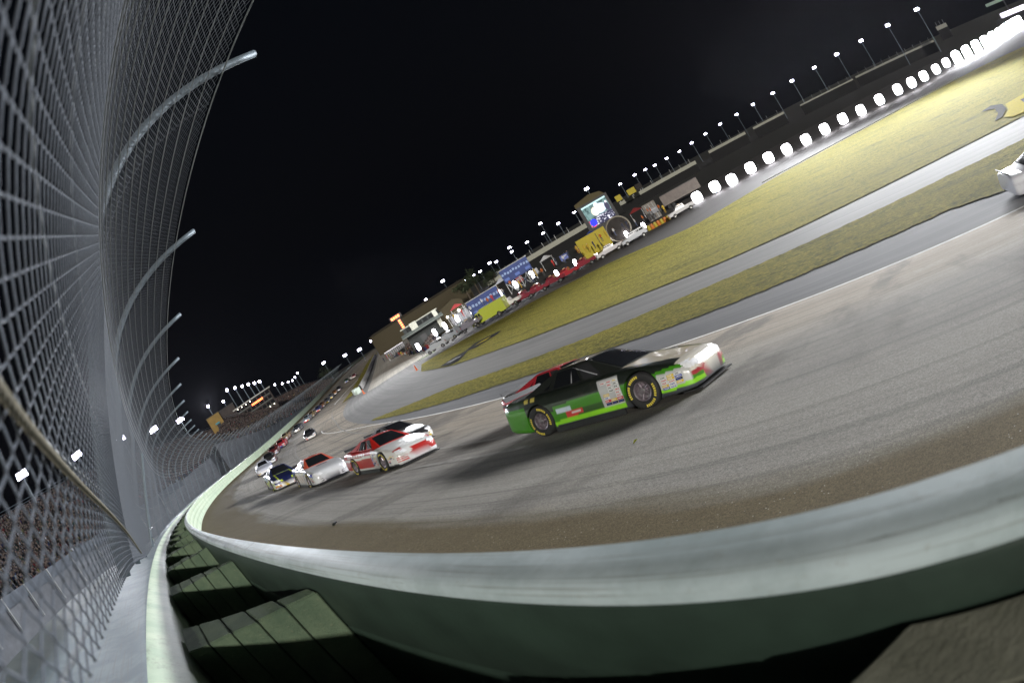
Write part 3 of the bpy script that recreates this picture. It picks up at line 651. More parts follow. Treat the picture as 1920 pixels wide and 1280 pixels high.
def liv_green(x, y, z, n):
    lime, green, black, glare = (.24, .60, .025), (.05, .22, .012), (.012, .016, .012), (.46, .41, .32)  # pale bonnet tone is reflected glare painted into the livery
    if n.z > .75:
        if x > 2.2: return (.52, .49, .42)  # nose top painted pale with the same reflection
        if x > .9: return glare if abs(y) < .66-.12*(x-.9) else black
        return black
    if x > 2.05 or (x > 1.8 and z > .2):
        if z < .2: return (.06, .07, .08)
        if z < .27: return lime
        if x < 2.44:
            if z < .55:
                return (.45, .45, .44)
            return green if z < .62 else black
        if z < .42: return (.35, .04, .05) if (z > .33 and abs(y) > .3) else green
        return (.65, .62, .55)
    if z < .165: return (.05, .055, .065)
    if z < .265: return lime if -1.0 < x < .98 else (green if x < -1 else (.05, .055, .06))
    if .42 < x < .98 and z < .80:
        return (.42, .42, .43)
    if -.62 < x < -.12 and .29 < z < .40: return (.65, .65, .65) if .33 < z < .36 and -.55 < x < -.2 else (.55, .04, .04)
    if -.85 < x < -.42 and .42 < z < .53: return (.55, .65, .75)
    if x < -1.75: return green if z < .78 else (.03, .05, .03)
    if z < .60-.10*(x < -.9): return green if z > .40 or x < -.3 else (.035, .09, .02)
    if -2.4 < x < -1.3 and z > .83: return (.5, .42, .1) if int(x*14) % 3 else black
    return black
def liv_red(x, y, z, n):
    red, white = (.36, .014, .012), (.56, .56, .55)
    if n.z > .7 and x > .95: return white if abs(y-.05) < .50+.12*math.sin(x*3) or x < 1.5 else (red if y > .1 or x > 2.2 else white)
    if n.z > .75: return red
    if x > 2.35:
        if z < .2: return (.55, .55, .57)
        if y > -.25: return red if z > .26 else (.6, .6, .62)
        return white if z > .38 or int(z*28) % 2 else (.5, .05, .05)
    if x > 1.0: 
        if z < .17: return (.05, .05, .06)
        if z < .36 and x > 1.83: return white
        return white
    if .50 < x <= 1.0 and z > .17:
        return (.4, .38, .37)
    if z < .17: return (.05, .04, .04)
    if z < .235: return white
    if .60 < z < .70 and x < .45: return white
    if .73 < z < .82 and -1.9 < x < -.1: return white if int(x*17) % 4 else red
    return red
def liv_white(x, y, z, n):
    white, blue = (.52, .53, .55), (.03, .05, .30)
    if n.z > .7:
        if 1.2 < x < 1.33 and abs(y) < .30: return (.02, .02, .02)
        return white if x > -1.2 else blue
    if x > 2.3:
        if z < .15: return (.1, .1, .12)
        if .15 < z < .36 and abs(y) < .6: return (.04, .04, .05) if int(z*25) % 2 else (.55, .55, .58)
        return white
    if x > 1.83 and z > .15:
        if z > .48: return (.05, .06, .4) if z < .62 and x < 2.2 else white
        return white
    if x < -1.2: return blue
    if -1.1 < x < .4 and .25 < z < .75: return (.60, .35, .22) if (int(x*9)+int(z*13)) % 5 == 0 else (.68, .66, .66)
    if .5 < x < 1. and .2 < z < .7: return white
    return blue if z > .82 else white
def liv_navy(x, y, z, n):
    navy, yel = (.010, .014, .06), (.50, .62, .02)
    if n.z > .7 and x > .9: return yel if (abs(abs(y)-.52) < .035 or (abs(x-1.05) < .05 and abs(y) < .5)) else navy
    if n.z > .75: return navy
    if x > 2.3: return stickers(y+3, z, 2.2, .14, .2, .06, 6) or (.1, .1, .3) if z < .42 else (yel if z > .50 and abs(y) > .3 else navy)
    if x > 1.83: return yel if (z+x*.4) % .3 < .13 else (.5, .5, .6)
    if -1.0 < x < 1.0: return yel if .3+.15*math.sin(x*4) < z < .62+.12*math.sin(x*3) else (.04, .06, .32)
    return (.55, .57, .62) if int(x*6) % 3 == 0 else navy
def liv_plain(c1, c2, c3=(.03, .03, .03), sd_=0):
    def f(x, y, z, n):
        if n.z > .7: return c1 if x > -1.4 else c2
        if x > 2.2 and z < .4: return stickers(y+3, z, 2.0, .1, .2, .07, sd_) or c3
        if x > 2.2: return c1
        if .45 < x < 1 and .2 < z < .72: return stickers(x, z, .45, .2, .17, .06, sd_) or c2
        return c2 if (z < .35 or .62 < z < .72) else c1
    return f
car = make_car('black and green stock car with cream bonnet, largest and nearest car on the track', liv_green, roofc=(.2, .185, .15), pillarc=(.016, .018, .016)); place_on_track(car, 7.22, 8.3, .0, sc=1.06)  # roof tone also carries a painted reflection
car = make_car('red stock car with white bonnet and side stripe, next behind the green one', liv_red, roofc=(.42, .018, .014)); place_on_track(car, 19.3, 8.1, R(1))
car = make_car('white stock car with orange-red roof and blue tail following the red car', liv_white, roofc=(.55, .09, .05)); place_on_track(car, 26.3, 6.9, R(-1))
car = make_car('navy stock car with neon yellow bonnet stripes behind the white car', liv_navy, roofc=(.015, .02, .07), detail=2); place_on_track(car, 34.4, 6.1)
car = make_car('red and black stock car half hidden on the far side of the green car', liv_plain((.42, .02, .03), (.03, .02, .02), (.5, .5, .5), 3), roofc=(.36, .02, .03), detail=1); place_on_track(car, 11.3, 11.4)
car = make_car('charcoal stock car with white skirt stripe beyond the red and white car', liv_plain((.03, .03, .032), (.5, .5, .5), (.4, .4, .4), 8), roofc=(.04, .04, .04), detail=1); place_on_track(car, 25.2, 11.2)
car = make_car('white stock car low on the apron, cut off by the right edge', liv_plain((.72, .73, .78), (.66, .66, .72), (.5, .5, .5), 5), roofc=(.6, .6, .66), detail=1); place_on_track(car, -10.3, 20.7, R(2))
far = [((486, 893), 'white and blue stock car tucked behind the navy and yellow one', (.5, .52, .6), (.05, .06, .3)), ((497, 874), 'small black stock car with red front behind the blue and white one', (.03, .03, .03), (.3, .03, .03)),
 ((506, 857), 'dark maroon stock car near the wall below the bright red one', (.14, .02, .02), (.04, .03, .04)), ((521, 843), 'bright red stock car hugging the outer wall between maroon and tan cars', (.42, .03, .04), (.3, .02, .03)), ((529, 829), 'tan and gold stock car at the outer wall, past the bright red', (.36, .27, .16), (.3, .1, .08)),
 ((574, 826), 'black stock car running alone in the middle of the turn', (.03, .03, .034), (.10, .10, .12)), ((552, 812), 'dark grey stock car by the wall beside the lone black car', (.05, .055, .07), (.2, .2, .24)), ((571, 793), 'pale blue grey', (.25, .3, .35), (.1, .1, .14)), ((580, 785), 'gold nosed', (.3, .22, .12), (.1, .08, .1)),
 ((592, 774), 'dark blue', (.04, .05, .14), (.1, .1, .14)), ((600, 766), 'brown', (.2, .1, .05), (.1, .06, .05)), ((609, 758), 'slate', (.08, .09, .11), (.1, .1, .1)), ((617, 749), 'steel grey', (.16, .17, .19), (.1, .1, .1)), ((624, 742), 'orange tinted', (.34, .16, .06), (.1, .1, .1)), ((632, 734), 'black', (.03, .03, .03), (.2, .2, .2)),
 ((647, 718), 'dark green', (.03, .08, .05), (.1, .1, .1)), ((655, 712), 'white', (.5, .5, .5), (.4, .1, .1)), ((661, 709), 'maroon', (.25, .05, .06), (.3, .3, .3))]
for i, (p, lab, c1, c2) in enumerate(far):
    P, s, d = hit(*p)
    if i > 6: lab = '%s stock car by the wall, %s from the front of the distant queue' % (lab, ordn(i-6))
    o = make_car(lab, liv_plain(c1, c2, (.4, .4, .42), i), roofc=c1, detail=1 if i < 7 else 0, group='stock cars queueing down the straight' if i > 6 else None)
    place_on_track(o, s+1.2, max(1.5, d+.9))

# debris on the track
P, s, d = hit(627, 984); g = MB(); g.box((0, 0, .03), (.09, .05, .05), taper=.4); g.box((.05, .03, .04), (.05, .1, .03), rz=.7); o = g.build('rubber_scrap', M_BLACK); o.location = P; tag(o, 'small black scrap of rubber lying near the wall', 'debris')
P, s, d = hit(1192, 829); g = MB(); g.add([(-.06, 0, 0), (0, -.02, .02), (.07, 0, .01), (0, .02, .03)], [(0, 1, 2, 3)]); o = g.build('yellow_wrapper', mat('yellow_plastic', (.6, .6, .05), .5)); o.location = P+Vector((0, 0, .01)); o.rotation_euler = (.2, 0, .5); tag(o, 'small crumpled yellow wrapper on the track below the green car', 'litter')

# ------------------------------------------------------------------ floodlight poles
SKY = [(607, 680), (647, 666), (674, 655), (697, 638), (716, 624), (737, 611), (760, 596), (766, 597), (781, 581), (786, 580), (798, 561), (813, 563), (830, 527), (841, 545), (870, 527), (888, 516), (900, 509), (918, 493), (930, 491), (955, 464), (960, 472), (988, 454), (1013, 419), (1018, 437), (1047, 419), (1077, 398), (1100, 354), (1163, 345), (1190, 328), (1210, 318), (1228, 310), (1250, 297), (1274, 284), (1297, 268), (1323, 251), (1350, 233), (1381, 215), (1412, 196), (1449, 175), (1485, 152), (1527, 127), (1569, 102), (1614, 77), (1664, 48), (1719, 18)]
GL = [(41, 890), (145, 853), (228, 823), (288, 805), (338, 787), (390, 762), (419, 752), (426, 731), (440, 727), (454, 724), (466, 720), (477, 718), (487, 715), (515, 721), (529, 719), (540, 716), (548, 713), (553, 707), (558, 699)]
def make_pole(h, wid, lampw, z0):
    root = empty('floodlight_pole'); g = MB(); g.tube([(0, 0, z0), (0, 0, h)], [.32, .16], 6); g.build('pole', M_GALV, root)
    g = MB(); g.box((0, 0, h), (wid, .15, .15)); g.build('crossbar', M_GALV, root)
    g = MB()
    g.box((0, -.3, h), (wid, .3, .9 if lampw == 'gs' else 1.3), taper=.92)
    g.build('lamp_bank', E_LAMP, root); return root
protos = {}
def pole_at(px, r, h, wid, label, group, key, z0=0.):
    P = onray(px[0], px[1], r)
    if key not in protos: o = protos[key] = make_pole(h, wid, key, z0)
    else: o = copy_tree(protos[key])
    o.location = (P.x, P.y, P.z-h); o.rotation_euler = (0, 0, -math.atan2(P.x, P.y)+random.uniform(-.5, .5)); tag(o, label, 'floodlight', group); return o
for i, p in enumerate(SKY):
    v = ray(*p); el = math.atan2(v.z, math.hypot(v.x, v.y)); r = min(520, max(300, 15/math.tan(max(el, .02))))
    if p[0] < 760: r = 420-20*i
    if i in (6, 8, 14, 17, 19, 24): r = 480
    pole_at(p, r, 25, 3.4 if r < 420 else 3.0, '%s tall slim floodlight pole from the left along the far infield skyline' % ordn(i+1), 'floodlight poles along the skyline', 'sky')
for i, p in enumerate(GL):
    a = azof(*p)-HF; r = (34+46)/abs(math.sin(a)) if i < 7 else (230 if i < 13 else 330+12*(i-13)); r = min(r, 420)
    pole_at(p, r, 24, 3.0 if i < 5 else 1.0, ('%s bright floodlight from the left edge, seen through the catch fence' % ordn(i+1)) if i < 5 else ('%s bright floodlight from the left above the main grandstand' % ordn(i-4)), 'floodlights behind the grandstand', 'gl' if i < 5 else 'gs')

for px_, E_ in ((GL[0], .12), (GL[1], .15), (GL[3], .45), (GL[5], .5)):
    a = azof(*px_)-HF; r = min(80/abs(math.sin(a)), 300); P = onray(px_[0], px_[1], r); lamp('pole_beam', 'SPOT', 12.57*(r*r)*E_*.8, (.9, .93, 1.0), P+Vector((0, 0, 1.5)), surf(10, 9), spot_size=R(60), spot_blend=.8, shadow_soft_size=1.2)
# ------------------------------------------------------------------ mirror lamps on the infield
ML = [(784, 650), (815, 623), (834, 611), (857, 597), (883, 581), (909, 566), (937, 550), (966, 533), (997, 515), (1044, 513), (1079, 493), (1115, 474), (1144, 457), (1175, 440), (1207, 424)]
BL = [(1307, 370), (1340, 350), (1372, 337), (1407, 315), (1441, 296), (1475, 280), (1511, 262), (1546, 242), (1580, 223), (1614, 207), (1649, 187), (1683, 168), (1709, 155), (1732, 143), (1755, 130), (1774, 118), (1794, 108), (1813, 98), (1831, 88), (1848, 79), (1862, 71), (1875, 63), (1885, 56), (1894, 50), (1903, 44), (1911, 40)]
def make_mirror(w_, h_, zc):
    root = empty('mirror_lamp'); g = MB(); n = 10; q = [(w_/2*math.copysign(abs(math.cos(a))**.6, math.cos(a)), h_/2*math.copysign(abs(math.sin(a))**.6, math.sin(a))) for a in np.linspace(0, 2*math.pi, 17)[:-1]]
    g.add([(a, 0, zc+b) for a, b in q]+[(a*.9, .18, zc+b*.9) for a, b in q], [tuple(range(16))]+[(i, 16+i, 16+(i+1) % 16, (i+1) % 16) for i in range(16)]+[tuple(range(31, 15, -1))]); g.build('reflector', E_MIRROR if w_ > 2 else E_SMALL, root)
    g = MB(); g.tube([(-.25, .25, 0), (-.25, .2, zc)], .05, 6); g.build('leg', M_GALV, root); g = MB(); g.tube([(.25, .25, 0), (.25, .2, zc)], .05, 6); g.build('leg', M_GALV, root)
    g = MB(); g.box((0, -.7, .2), (.8, .5, .4)); g.build('lamp_housing', M_BLACK, root); return root
mp = {}
for lst, nm in ((ML, 'small'), (BL, 'large')):
    for i, p in enumerate(lst):
        a = math.degrees(azof(*p))
        if nm == 'small': r = 112; w_, h_, zc = .75, 1.6, 3.6
        else: r = float(np.interp(a, [23, 30, 55, 65, 75], [104, 100, 115, 150, 230])); w_, h_, zc = (2.0, 2.1, 2.2) if a < 60 else (2.5, 3.2, 2.2)
        P = onray(p[0], p[1], r); key = (nm, a < 60)
        if key not in mp: o = mp[key] = make_mirror(w_, h_, zc)
        else: o = copy_tree(mp[key])
        o.location = (P.x, P.y, P.z-zc); o.rotation_euler = (0, 0, -math.atan2(P.x, P.y))
        tag(o, ('%s small upright glowing lamp panel from the left behind the parked vehicles' if nm == 'small' else '%s dazzling round mirror lamp from the left beyond the grass') % ordn(i+1), 'mirror lamp', 'mirror lamps lining the infield')
for i in range(0, 14):  # added spots in empty air well above the mirror lamps, lighting wall and track
    P = onray(*BL[min(25, int(5+i*1.3))], 115); tgt = surf(36-3.4*i, 7); lamp('added_high_beam', 'SPOT', 58000, (.95, .97, 1.0), P+Vector((0, 0, 17)), tgt, spot_size=R(75), spot_blend=.7, shadow_soft_size=4.5)
for i in range(6):  # more added spots, raised above the small lamp panels
    P = onray(*ML[i*2], 110); lamp('added_high_beam', 'SPOT', 26000, (.95, .97, 1.0), P+Vector((0, 0, 15)), surf(70+i*22, 8), spot_size=R(90), spot_blend=.7, shadow_soft_size=4.5)
# ------------------------------------------------------------------ vehicles parked on the infield road
def make_truck(label, col, kind='pickup', group='vehicles parked along the infield road'):
    root = empty({'pickup': 'pickup_truck', 'suv': 'sport_utility_vehicle', 'van': 'van', 'fire': 'fire_engine'}[kind]); tag(root, label, {'pickup': 'pickup truck', 'suv': 'car', 'van': 'van', 'fire': 'fire engine'}[kind], group)
    pm = mat('paint_%d_%d_%d' % tuple(int(c*99) for c in col), col, .3, coat=.6, var=.08)
    L = 5.6 if kind != 'fire' else 8.2; w_ = 1.9 if kind != 'fire' else 2.4
    P = {'pickup': [(-2.8, .55), (-2.8, 1.15), (-.75, 1.18), (-.6, 1.85), (.7, 1.85), (1.35, 1.2), (2.65, 1.08), (2.8, .85), (2.8, .5)], 'suv': [(-2.6, .5), (-2.65, 1.15), (-2.4, 1.85), (.6, 1.88), (1.2, 1.2), (2.4, 1.08), (2.6, .85), (2.6, .5)],
         'van': [(-2.7, .5), (-2.7, 2.1), (1.2, 2.15), (1.8, 1.35), (2.6, 1.1), (2.7, .5)], 'fire': [(-4.1, .6), (-4.1, 3.0), (1.2, 3.0), (1.2, 2.7), (2.4, 2.6), (2.9, 1.6), (4.0, 1.5), (4.1, .6)]}[kind]
    g = MB(); n = len(P)
    for s in (-1, 1): g.add([(x, s*w_/2*(.88 if z > 1.4 and kind != 'fire' else 1), z) for x, z in P], [])
    g.f = [tuple(range(n)), tuple(range(2*n-1, n-1, -1))]+[(i, n+i, n+(i+1) % n, (i+1) % n) for i in range(n)]; g.mi = [0]*len(g.f)
    o = g.build('body', pm, root); bm = bmesh.new(); bm.from_mesh(o.data); bmesh.ops.recalc_face_normals(bm, faces=bm.faces); bmesh.ops.bevel(bm, geom=list(bm.edges), offset=.05, segments=2, affect='EDGES'); bm.to_mesh(o.data); bm.free()
    wins = {'pickup': [(-.45, .12), (.2, .85)], 'suv': [(-2.1, -1.3), (-1.2, -.3), (-.2, .8)], 'van': [(.4, 1.35)], 'fire': [(1.35, 1.8), (1.9, 2.5)]}[kind]
    for s in (-1, 1):
        for a, b in wins:
            z0, z1 = (1.25, 1.72) if kind != 'fire' else (1.75, 2.4); g = MB(); y = s*(w_/2*.90+.02 if kind != 'fire' else w_/2+.01)
            g.box(((a+b)/2, y, (z0+z1)/2), (b-a, .02, z1-z0)); g.build('side_window', M_GLASS, root)
    x0 = {'pickup': 1.05, 'suv': .92, 'van': 1.52, 'fire': 2.68}[kind]; g = MB(); g.box((x0, 0, 1.52 if kind != 'fire' else 2.1), (.04, w_*.8, .5 if kind != 'fire' else .8), 0); wo = g.build('windscreen', M_GLASS, root)
    for s in (-1, 1):
        for ax in ((1.75, -1.7) if kind != 'fire' else (2.9, -2.3)):
            g = MB(); r_ = .38 if kind != 'fire' else .5; g.lathe([(r_*.55, -.13), (r_, -.13), (r_, .13), (r_*.55, .13)], 16); g.lathe([(0, -.1), (r_*.56, -.12)], 12, mi=1); g.lathe([(0, .1), (r_*.56, .12)], 12, mi=1); wo = g.build('wheel', [M_TYRE, M_CHROME], root); wo.location = (ax, s*(w_/2-.1), r_)
        g = MB(); g.box((L/2-.02 if kind != 'suv' else 2.6, s*.7, .9), (.06, .32, .18)); g.build('headlight', M_CHROME, root)
        g = MB(); g.box((-L/2+.02 if kind != 'suv' else -2.64, s*.8, 1.0), (.05, .14, .3)); g.build('tail_light', mat('tail_red', (.4, .02, .02), .3), root)
    g = MB(); g.box((L/2 if kind != 'suv' else 2.62, 0, .55), (.14, w_*.96, .22)); g.build('bumper', M_CHROME, root)
    if kind in ('pickup', 'fire'): g = MB(); g.box((.1 if kind == 'pickup' else 1.9, 0, 1.93 if kind == 'pickup' else 2.75), (.25, 1.1, .12)); g.build('light_bar', mat('amber_bar', (.7, .5, .3), .3), root)
    return root
VE = [((824, 654), 'silver sport utility vehicle at the left end of the parked row', (.42, .44, .48), 'suv', -150), ((846, 638), 'grey sport utility vehicle second from the left end of the parked row', (.3, .32, .36), 'suv', -150), ((884, 615), 'dark silver pickup in front of the lattice stage', (.2, .19, .23), 'pickup', -150),
 ((925, 598), 'yellow green fire engine with a boxy rear body', (.42, .48, .06), 'fire', -160), ((958, 575), 'white pickup parked ahead of the fire engine', (.7, .68, .68), 'pickup', -160), ((987, 562), 'maroon pickup nose to tail behind the white pickup', (.22, .03, .05), 'pickup', -160), ((1012, 549), 'dark red pickup below the blue scaffold banner', (.25, .03, .05), 'pickup', -160),
 ((1041, 533), 'maroon pickup third of the red ones', (.2, .025, .04), 'pickup', -160), ((1067, 519), 'brighter red pickup just left of the yellow hoarding', (.38, .03, .04), 'pickup', -160), ((1099, 500), 'long dark red pickup in front of the yellow hoarding', (.24, .03, .045), 'pickup', -160), ((1147, 475), 'white pickup below the right part of the yellow hoarding', (.62, .6, .62), 'pickup', 200), ((1193, 451), 'pale silver crew vehicle right of the white pickup', (.5, .52, .57), 'suv', 200),
 ((1281, 400), 'white pickup at the right end of the row near the first dazzling lamp', (.7, .7, .72), 'pickup', 195)]
ROWAZ = math.atan2(46, -23)
for p, lab, c, k, hd in VE:
    P = ground_pt(p[0], p[1], ZF); r_ = math.hypot(P.x, P.y); P = onray(p[0], p[1], min(r_, 100)); o = make_truck(lab, c, k); o.location = (P.x, P.y, P.z); o.rotation_euler = (0, 0, math.atan2(-.45, .9)+math.pi+(0 if hd < 0 else .25))
# ------------------------------------------------------------------ infield structures
def facing(pl, pr, r, name, label, cat, rr=None):
    """empty at ground between two base pixels at distance r (rr for the right end); returns root, width"""
    A = onray(*pl, r); B = onray(*pr, rr or r); root = empty(name); root.location = (A+B)/2; root.location.z = min(A.z, B.z); v = B-A; root.rotation_euler = (0, 0, math.atan2(v.y, v.x)); tag(root, label, cat); return root, math.hypot(v.x, v.y)
def el_h(px, r): return onray(*px, r).z
def bx_(root, name, x, z, w_, h, m_, y=0, d=.3, sub=None):
    g = MB(); g.box((0, 0, 0), (w_, d, h)); o = g.build(name, m_, sub or root); o.location = (x, y, z+h/2) if sub is None else (x, y, z+h/2); return o
M_OLIVE = mat('olive_cladding', (.032, .023, .006), .8); M_DKBLD = mat('dark_cladding', (.02, .023, .022), .8, 0, .3, .8); M_BLUE = mat('blue_vinyl', (.015, .035, .15), .6, 0, .3, .7); M_YEL = mat('yellow_vinyl', (.40, .32, .012), .6, 0, .1, .5); M_GREY = mat('grey_vinyl', (.03, .026, .024), 1., 0, .5, .8); M_PALE = mat('pale_parapet', (.30, .30, .25), .7, 0, .1, .4); M_SCAF = mat('scaffold_tube', (.35, .36, .36), .5, .4)
M_ROOF = mat('dull_roof', (.10, .115, .105), .6)
# olive building
r = 135; b, w_ = facing((848, 616), (885, 594), r, 'pavilion', 'olive brown gabled pavilion with two bright lamps on its front', 'building'); h = 5.5
g = MB(); g.add([(-w_/2-4, 0, 0), (w_/2, 0, 0), (w_/2, 0, h), (-w_/2+4, 0, h+1.2), (-w_/2-4, 0, h-.5)]+[(-w_/2-4, 9, 0), (w_/2, 9, 0), (w_/2, 9, h), (-w_/2+4, 9, h+1.2), (-w_/2-4, 9, h-.5)], [(0, 1, 2, 3, 4), (9, 8, 7, 6, 5), (1, 6, 7, 2), (2, 7, 8, 3), (3, 8, 9, 4), (4, 9, 5, 0)]); g.build('wall', M_OLIVE, b)
for x in (-w_/2+.5, w_/2-2.): g = MB(); g.lathe([(.0, -.25), (.28, -.1), (.3, .1), (0, .1)], 10, c=(x, -.4, h-2.2)); g.build('wall_lamp', E_HEAD, b)
# grey building with canopy roof
b, w_ = facing((776, 655), (838, 617), 128, 'hospitality_building', 'dark grey hospitality building with pale sloping canopy beside the pit crowd', 'building'); h = 5.6
bx_(b, 'wall', 0, 0, w_, h, M_DKBLD, 4, 8); g = MB(); g.add([(-w_/2-1, -2, h-1.9), (w_/2+1, -2, h-1.9), (w_/2+1, .2, h-1.2), (-w_/2-1, .2, h-1.2), (-w_/2-1, -2, h-2.1), (w_/2+1, -2, h-2.1), (w_/2+1, .2, h-1.4), (-w_/2-1, .2, h-1.4)], [(0, 1, 2, 3), (7, 6, 5, 4), (0, 4, 5, 1), (1, 5, 6, 2), (3, 7, 4, 0)]); g.build('canopy', M_ROOF, b)
bx_(b, 'roof_edge', 0, h, w_+1, .25, M_PALE, 4, 8.4)
for i in range(6): bx_(b, 'window', -w_/2+1.5+i*w_/6, h-1.1, w_/8, .9, M_GLASS, -.03, .04)
bx_(b, 'side_banner', w_/2-.5, 1.2, 1.1, 4.6, mat('pale_banner', (.4, .4, .34), .7, 0, .3, 2), -.4, .1)
bx_(b, 'side_banner', -w_/2+3., h-1.4, 1.8, 1.8, mat('pale_banner', (.4, .4, .34), .7), -.3, .1)
bx_(b, 'door', -1, 0, 1.6, 2.2, M_BLACK, -.03, .05)
# olive hall behind
b, w_ = facing((752, 640), (850, 580), 165, 'long_hall', 'long low brown hall roof showing above the grey hospitality building', 'building'); g = MB(); g.box((0, 5, 3.2), (w_+16, 10, 6.5)); g.build('wall', M_OLIVE, b); g = MB(); g.box((0, 5, 6.7), (w_+17, 11, .5), taper=.9); g.build('roof', mat('brown_roof', (.02, .015, .008), .8), b)
# lattice stage with lights (near blue banner)
b, w_ = facing((855, 622), (895, 600), 118, 'lattice_stage', 'metal lattice stage with pale railings between the sport utility vehicles and fire engine', 'stage'); h = 4.2
for i in range(7):
    x = -w_/2+i*w_/6; g = MB(); g.tube([(x, 0, 0), (x, 0, h)], .06, 5); g.build('upright', M_SCAF, b)
for z in (1.2, 2.5, 4.2): g = MB(); g.tube([(-w_/2, 0, z), (w_/2, 0, z)], .05, 5); g.build('rail', M_SCAF, b)
bx_(b, 'deck', 0, 1.2, w_, .3, M_ROOF, 1.5, 3); bx_(b, 'backdrop', 0, 1.5, w_*.9, 2.2, mat('smoky_panel', (.2, .2, .22), .7, 0, .5, 2), 2.5, .1)
# blue banner one and two
def banner(pl, pr, r, h0, hh, label, legs):
    b, w_ = facing(pl, pr, r, 'banner_stand', label, 'banner'); g = MB(); g.box((0, 0, h0+hh/2), (w_, .15, hh)); g.build('banner_sheet', M_BLUE, b)
    bx_(b, 'top_rail', 0, h0+hh, w_+.4, .12, M_SCAF)
    for i in range(10): bx_(b, 'banner_print', -w_/2+w_*(i+.5)/10, h0+hh*.55+.1*math.sin(i*2), w_/15, hh*.16, mat('pale_blue_print', (.22, .3, .5), .6), -.1, .03)
    for x in (-w_/2+.8, 0, w_/2-.8): bx_(b, 'banner_print', x, h0+hh*.12, w_/6, hh*.2, mat('blue_print', (.08, .14, .42), .6), -.1, .03)
    if legs:
        for i in range(5):
            x = -w_/2+i*w_/4; g = MB(); g.tube([(x, .2, 0), (x, .2, h0)], .09, 5); g.build('scaffold_leg', M_SCAF, b)
            if i < 4:
                for a, c in ((0, h0), (h0, 0)): g = MB(); g.tube([(x, .2, a), (x+w_/4, .2, c)], .07, 5); g.build('scaffold_brace', M_SCAF, b)
    return b
banner((890, 597), (947, 566), 112, .5, 3.6, 'long blue printed banner behind the fire engine', False)
banner((959, 550), (1010, 522), 112, 2.6, 3.0, 'blue banner raised on crossed scaffold legs', True)
# spectators on top of the banner structures
# yellow hoarding
b, w_ = facing((1096, 481), (1166, 448), 112, 'yellow_hoarding', 'large yellow hoarding with a curved grey disc panel under the video screen', 'hoarding'); h = 4.4
bx_(b, 'yellow_panel', -w_*.12, 0, w_*.76, h, M_YEL, 0, .4); bx_(b, 'side_return', -w_/2-.1, 0, .2, h, mat('yellow_shade', (.40, .32, .02), .6), 1.5, 3)
g = MB(); g.lathe([(0, 0), (2.6, 0)], 40, c=(w_*.56, .6, h*.5)); g.build('grey_disc', M_GREY, b, False)
g = MB(); g.lathe([(2.55, -.05), (2.85, -.05), (2.85, .2)], 40, c=(w_*.56, .62, h*.5)); g.build('disc_rim', mat('cream_rim', (.2, .18, .14), .6), b, True)
bx_(b, 'panel_post', -w_*.0, .8, .12, h*.7, M_BLACK, -.25, .08)
# video screen tower
b, w_ = facing((1111, 432), (1157, 407), 150, 'video_screen_tower', 'dark tower carrying a large lit video screen above the yellow hoarding', 'video screen'); zt_ = 9.2
bx_(b, 'tower_frame', .0, -2.5, w_+1.6, 10.3, M_BLACK, .4, 1.2); 
g = MB(); g.add([(-w_/2-1, .2, 7.7), (w_/2+.4, .2, 7.7), (w_/2-.6, .2, 9.0), (.2, .2, 9.7), (-w_/2-1, .2, 8.9), (-w_/2-1, 1.2, 7.7), (w_/2+.4, 1.2, 7.7), (w_/2-.6, 1.2, 9.0), (.2, 1.2, 9.7), (-w_/2-1, 1.2, 8.9)], [(0, 1, 2, 3, 4), (9, 8, 7, 6, 5), (4, 3, 8, 9), (3, 2, 7, 8), (2, 1, 6, 7), (0, 4, 9, 5)]); g.build('tower_header', mat('brown_header', (.07, .055, .02), .8), b)
def scr():
    a = NB('video_picture', .4); uv = a.tc.outputs['Generated']; sp = a.n.nodes.new('ShaderNodeSeparateXYZ'); a.L(uv, sp.inputs[0]); x, z = sp.outputs[0], sp.outputs[2]
    n1 = a.noise(a.mapping(uv, (3, 1, 3)), 1.6, 3); n2 = a.noise(a.mapping(uv, (5, 1, 5)), 2.2, 4)
    c = a.mix(a.rng(z, .9, .96), a.mix(a.rng(n1, .4, .55), (.02, .05, .05), (.12, .2, .2)), (.4, .6, .62))
    def blob(cx_, cz_, rx, rz, col, c):
        d = a.math('ADD', a.math('POWER', a.math('DIVIDE', a.math('SUBTRACT', x, cx_), rx), 2), a.math('POWER', a.math('DIVIDE', a.math('SUBTRACT', z, cz_), rz), 2)); return a.mix(a.rng(d, 1.15, .8), c, col)
    c = blob(.63, .62, .26, .22, (.55, .62, .75), c); c = blob(.42, .60, .15, .20, (.75, .62, .5), c); c = blob(.42, .52, .10, .12, (1, .95, .9), c); c = blob(.55, .84, .08, .09, (.85, .9, 1), c); c = blob(.9, .55, .09, .2, (.03, .03, .06), c)
    c = a.mix(a.math('MULTIPLY', a.rng(z, .34, .30), a.rng(n2, .5, .56)), c, (.75, .05, .12)); c = a.mix(a.math('MULTIPLY', a.rng(z, .40, .34), a.rng(x, .2, .3)), c, a.mix(a.rng(n2, .52, .6), (.02, .02, .05), (.6, .6, .7)))
    c = blob(.16, .2, .13, .16, (.02, .03, .75), c); c = blob(.93, .75, .03, .05, (1, .9, 1), c)
    a.L(c, a.b.inputs['Emission Color']); a.b.inputs['Emission Strength'].default_value = 1.7; a.b.inputs['Base Color'].default_value = (0, 0, 0, 1); return a.m
g = MB(); g.box((0, 0, 0), (w_*.96, .1, 6.5)); o = g.build('screen', scr(), b); o.location = (.1, -.32, 3.9)
for i in range(9): bx_(b, 'scaffold_leg', -w_/2+i*w_/8, -6.5, .15, 4.2, M_SCAF, .4, .15)
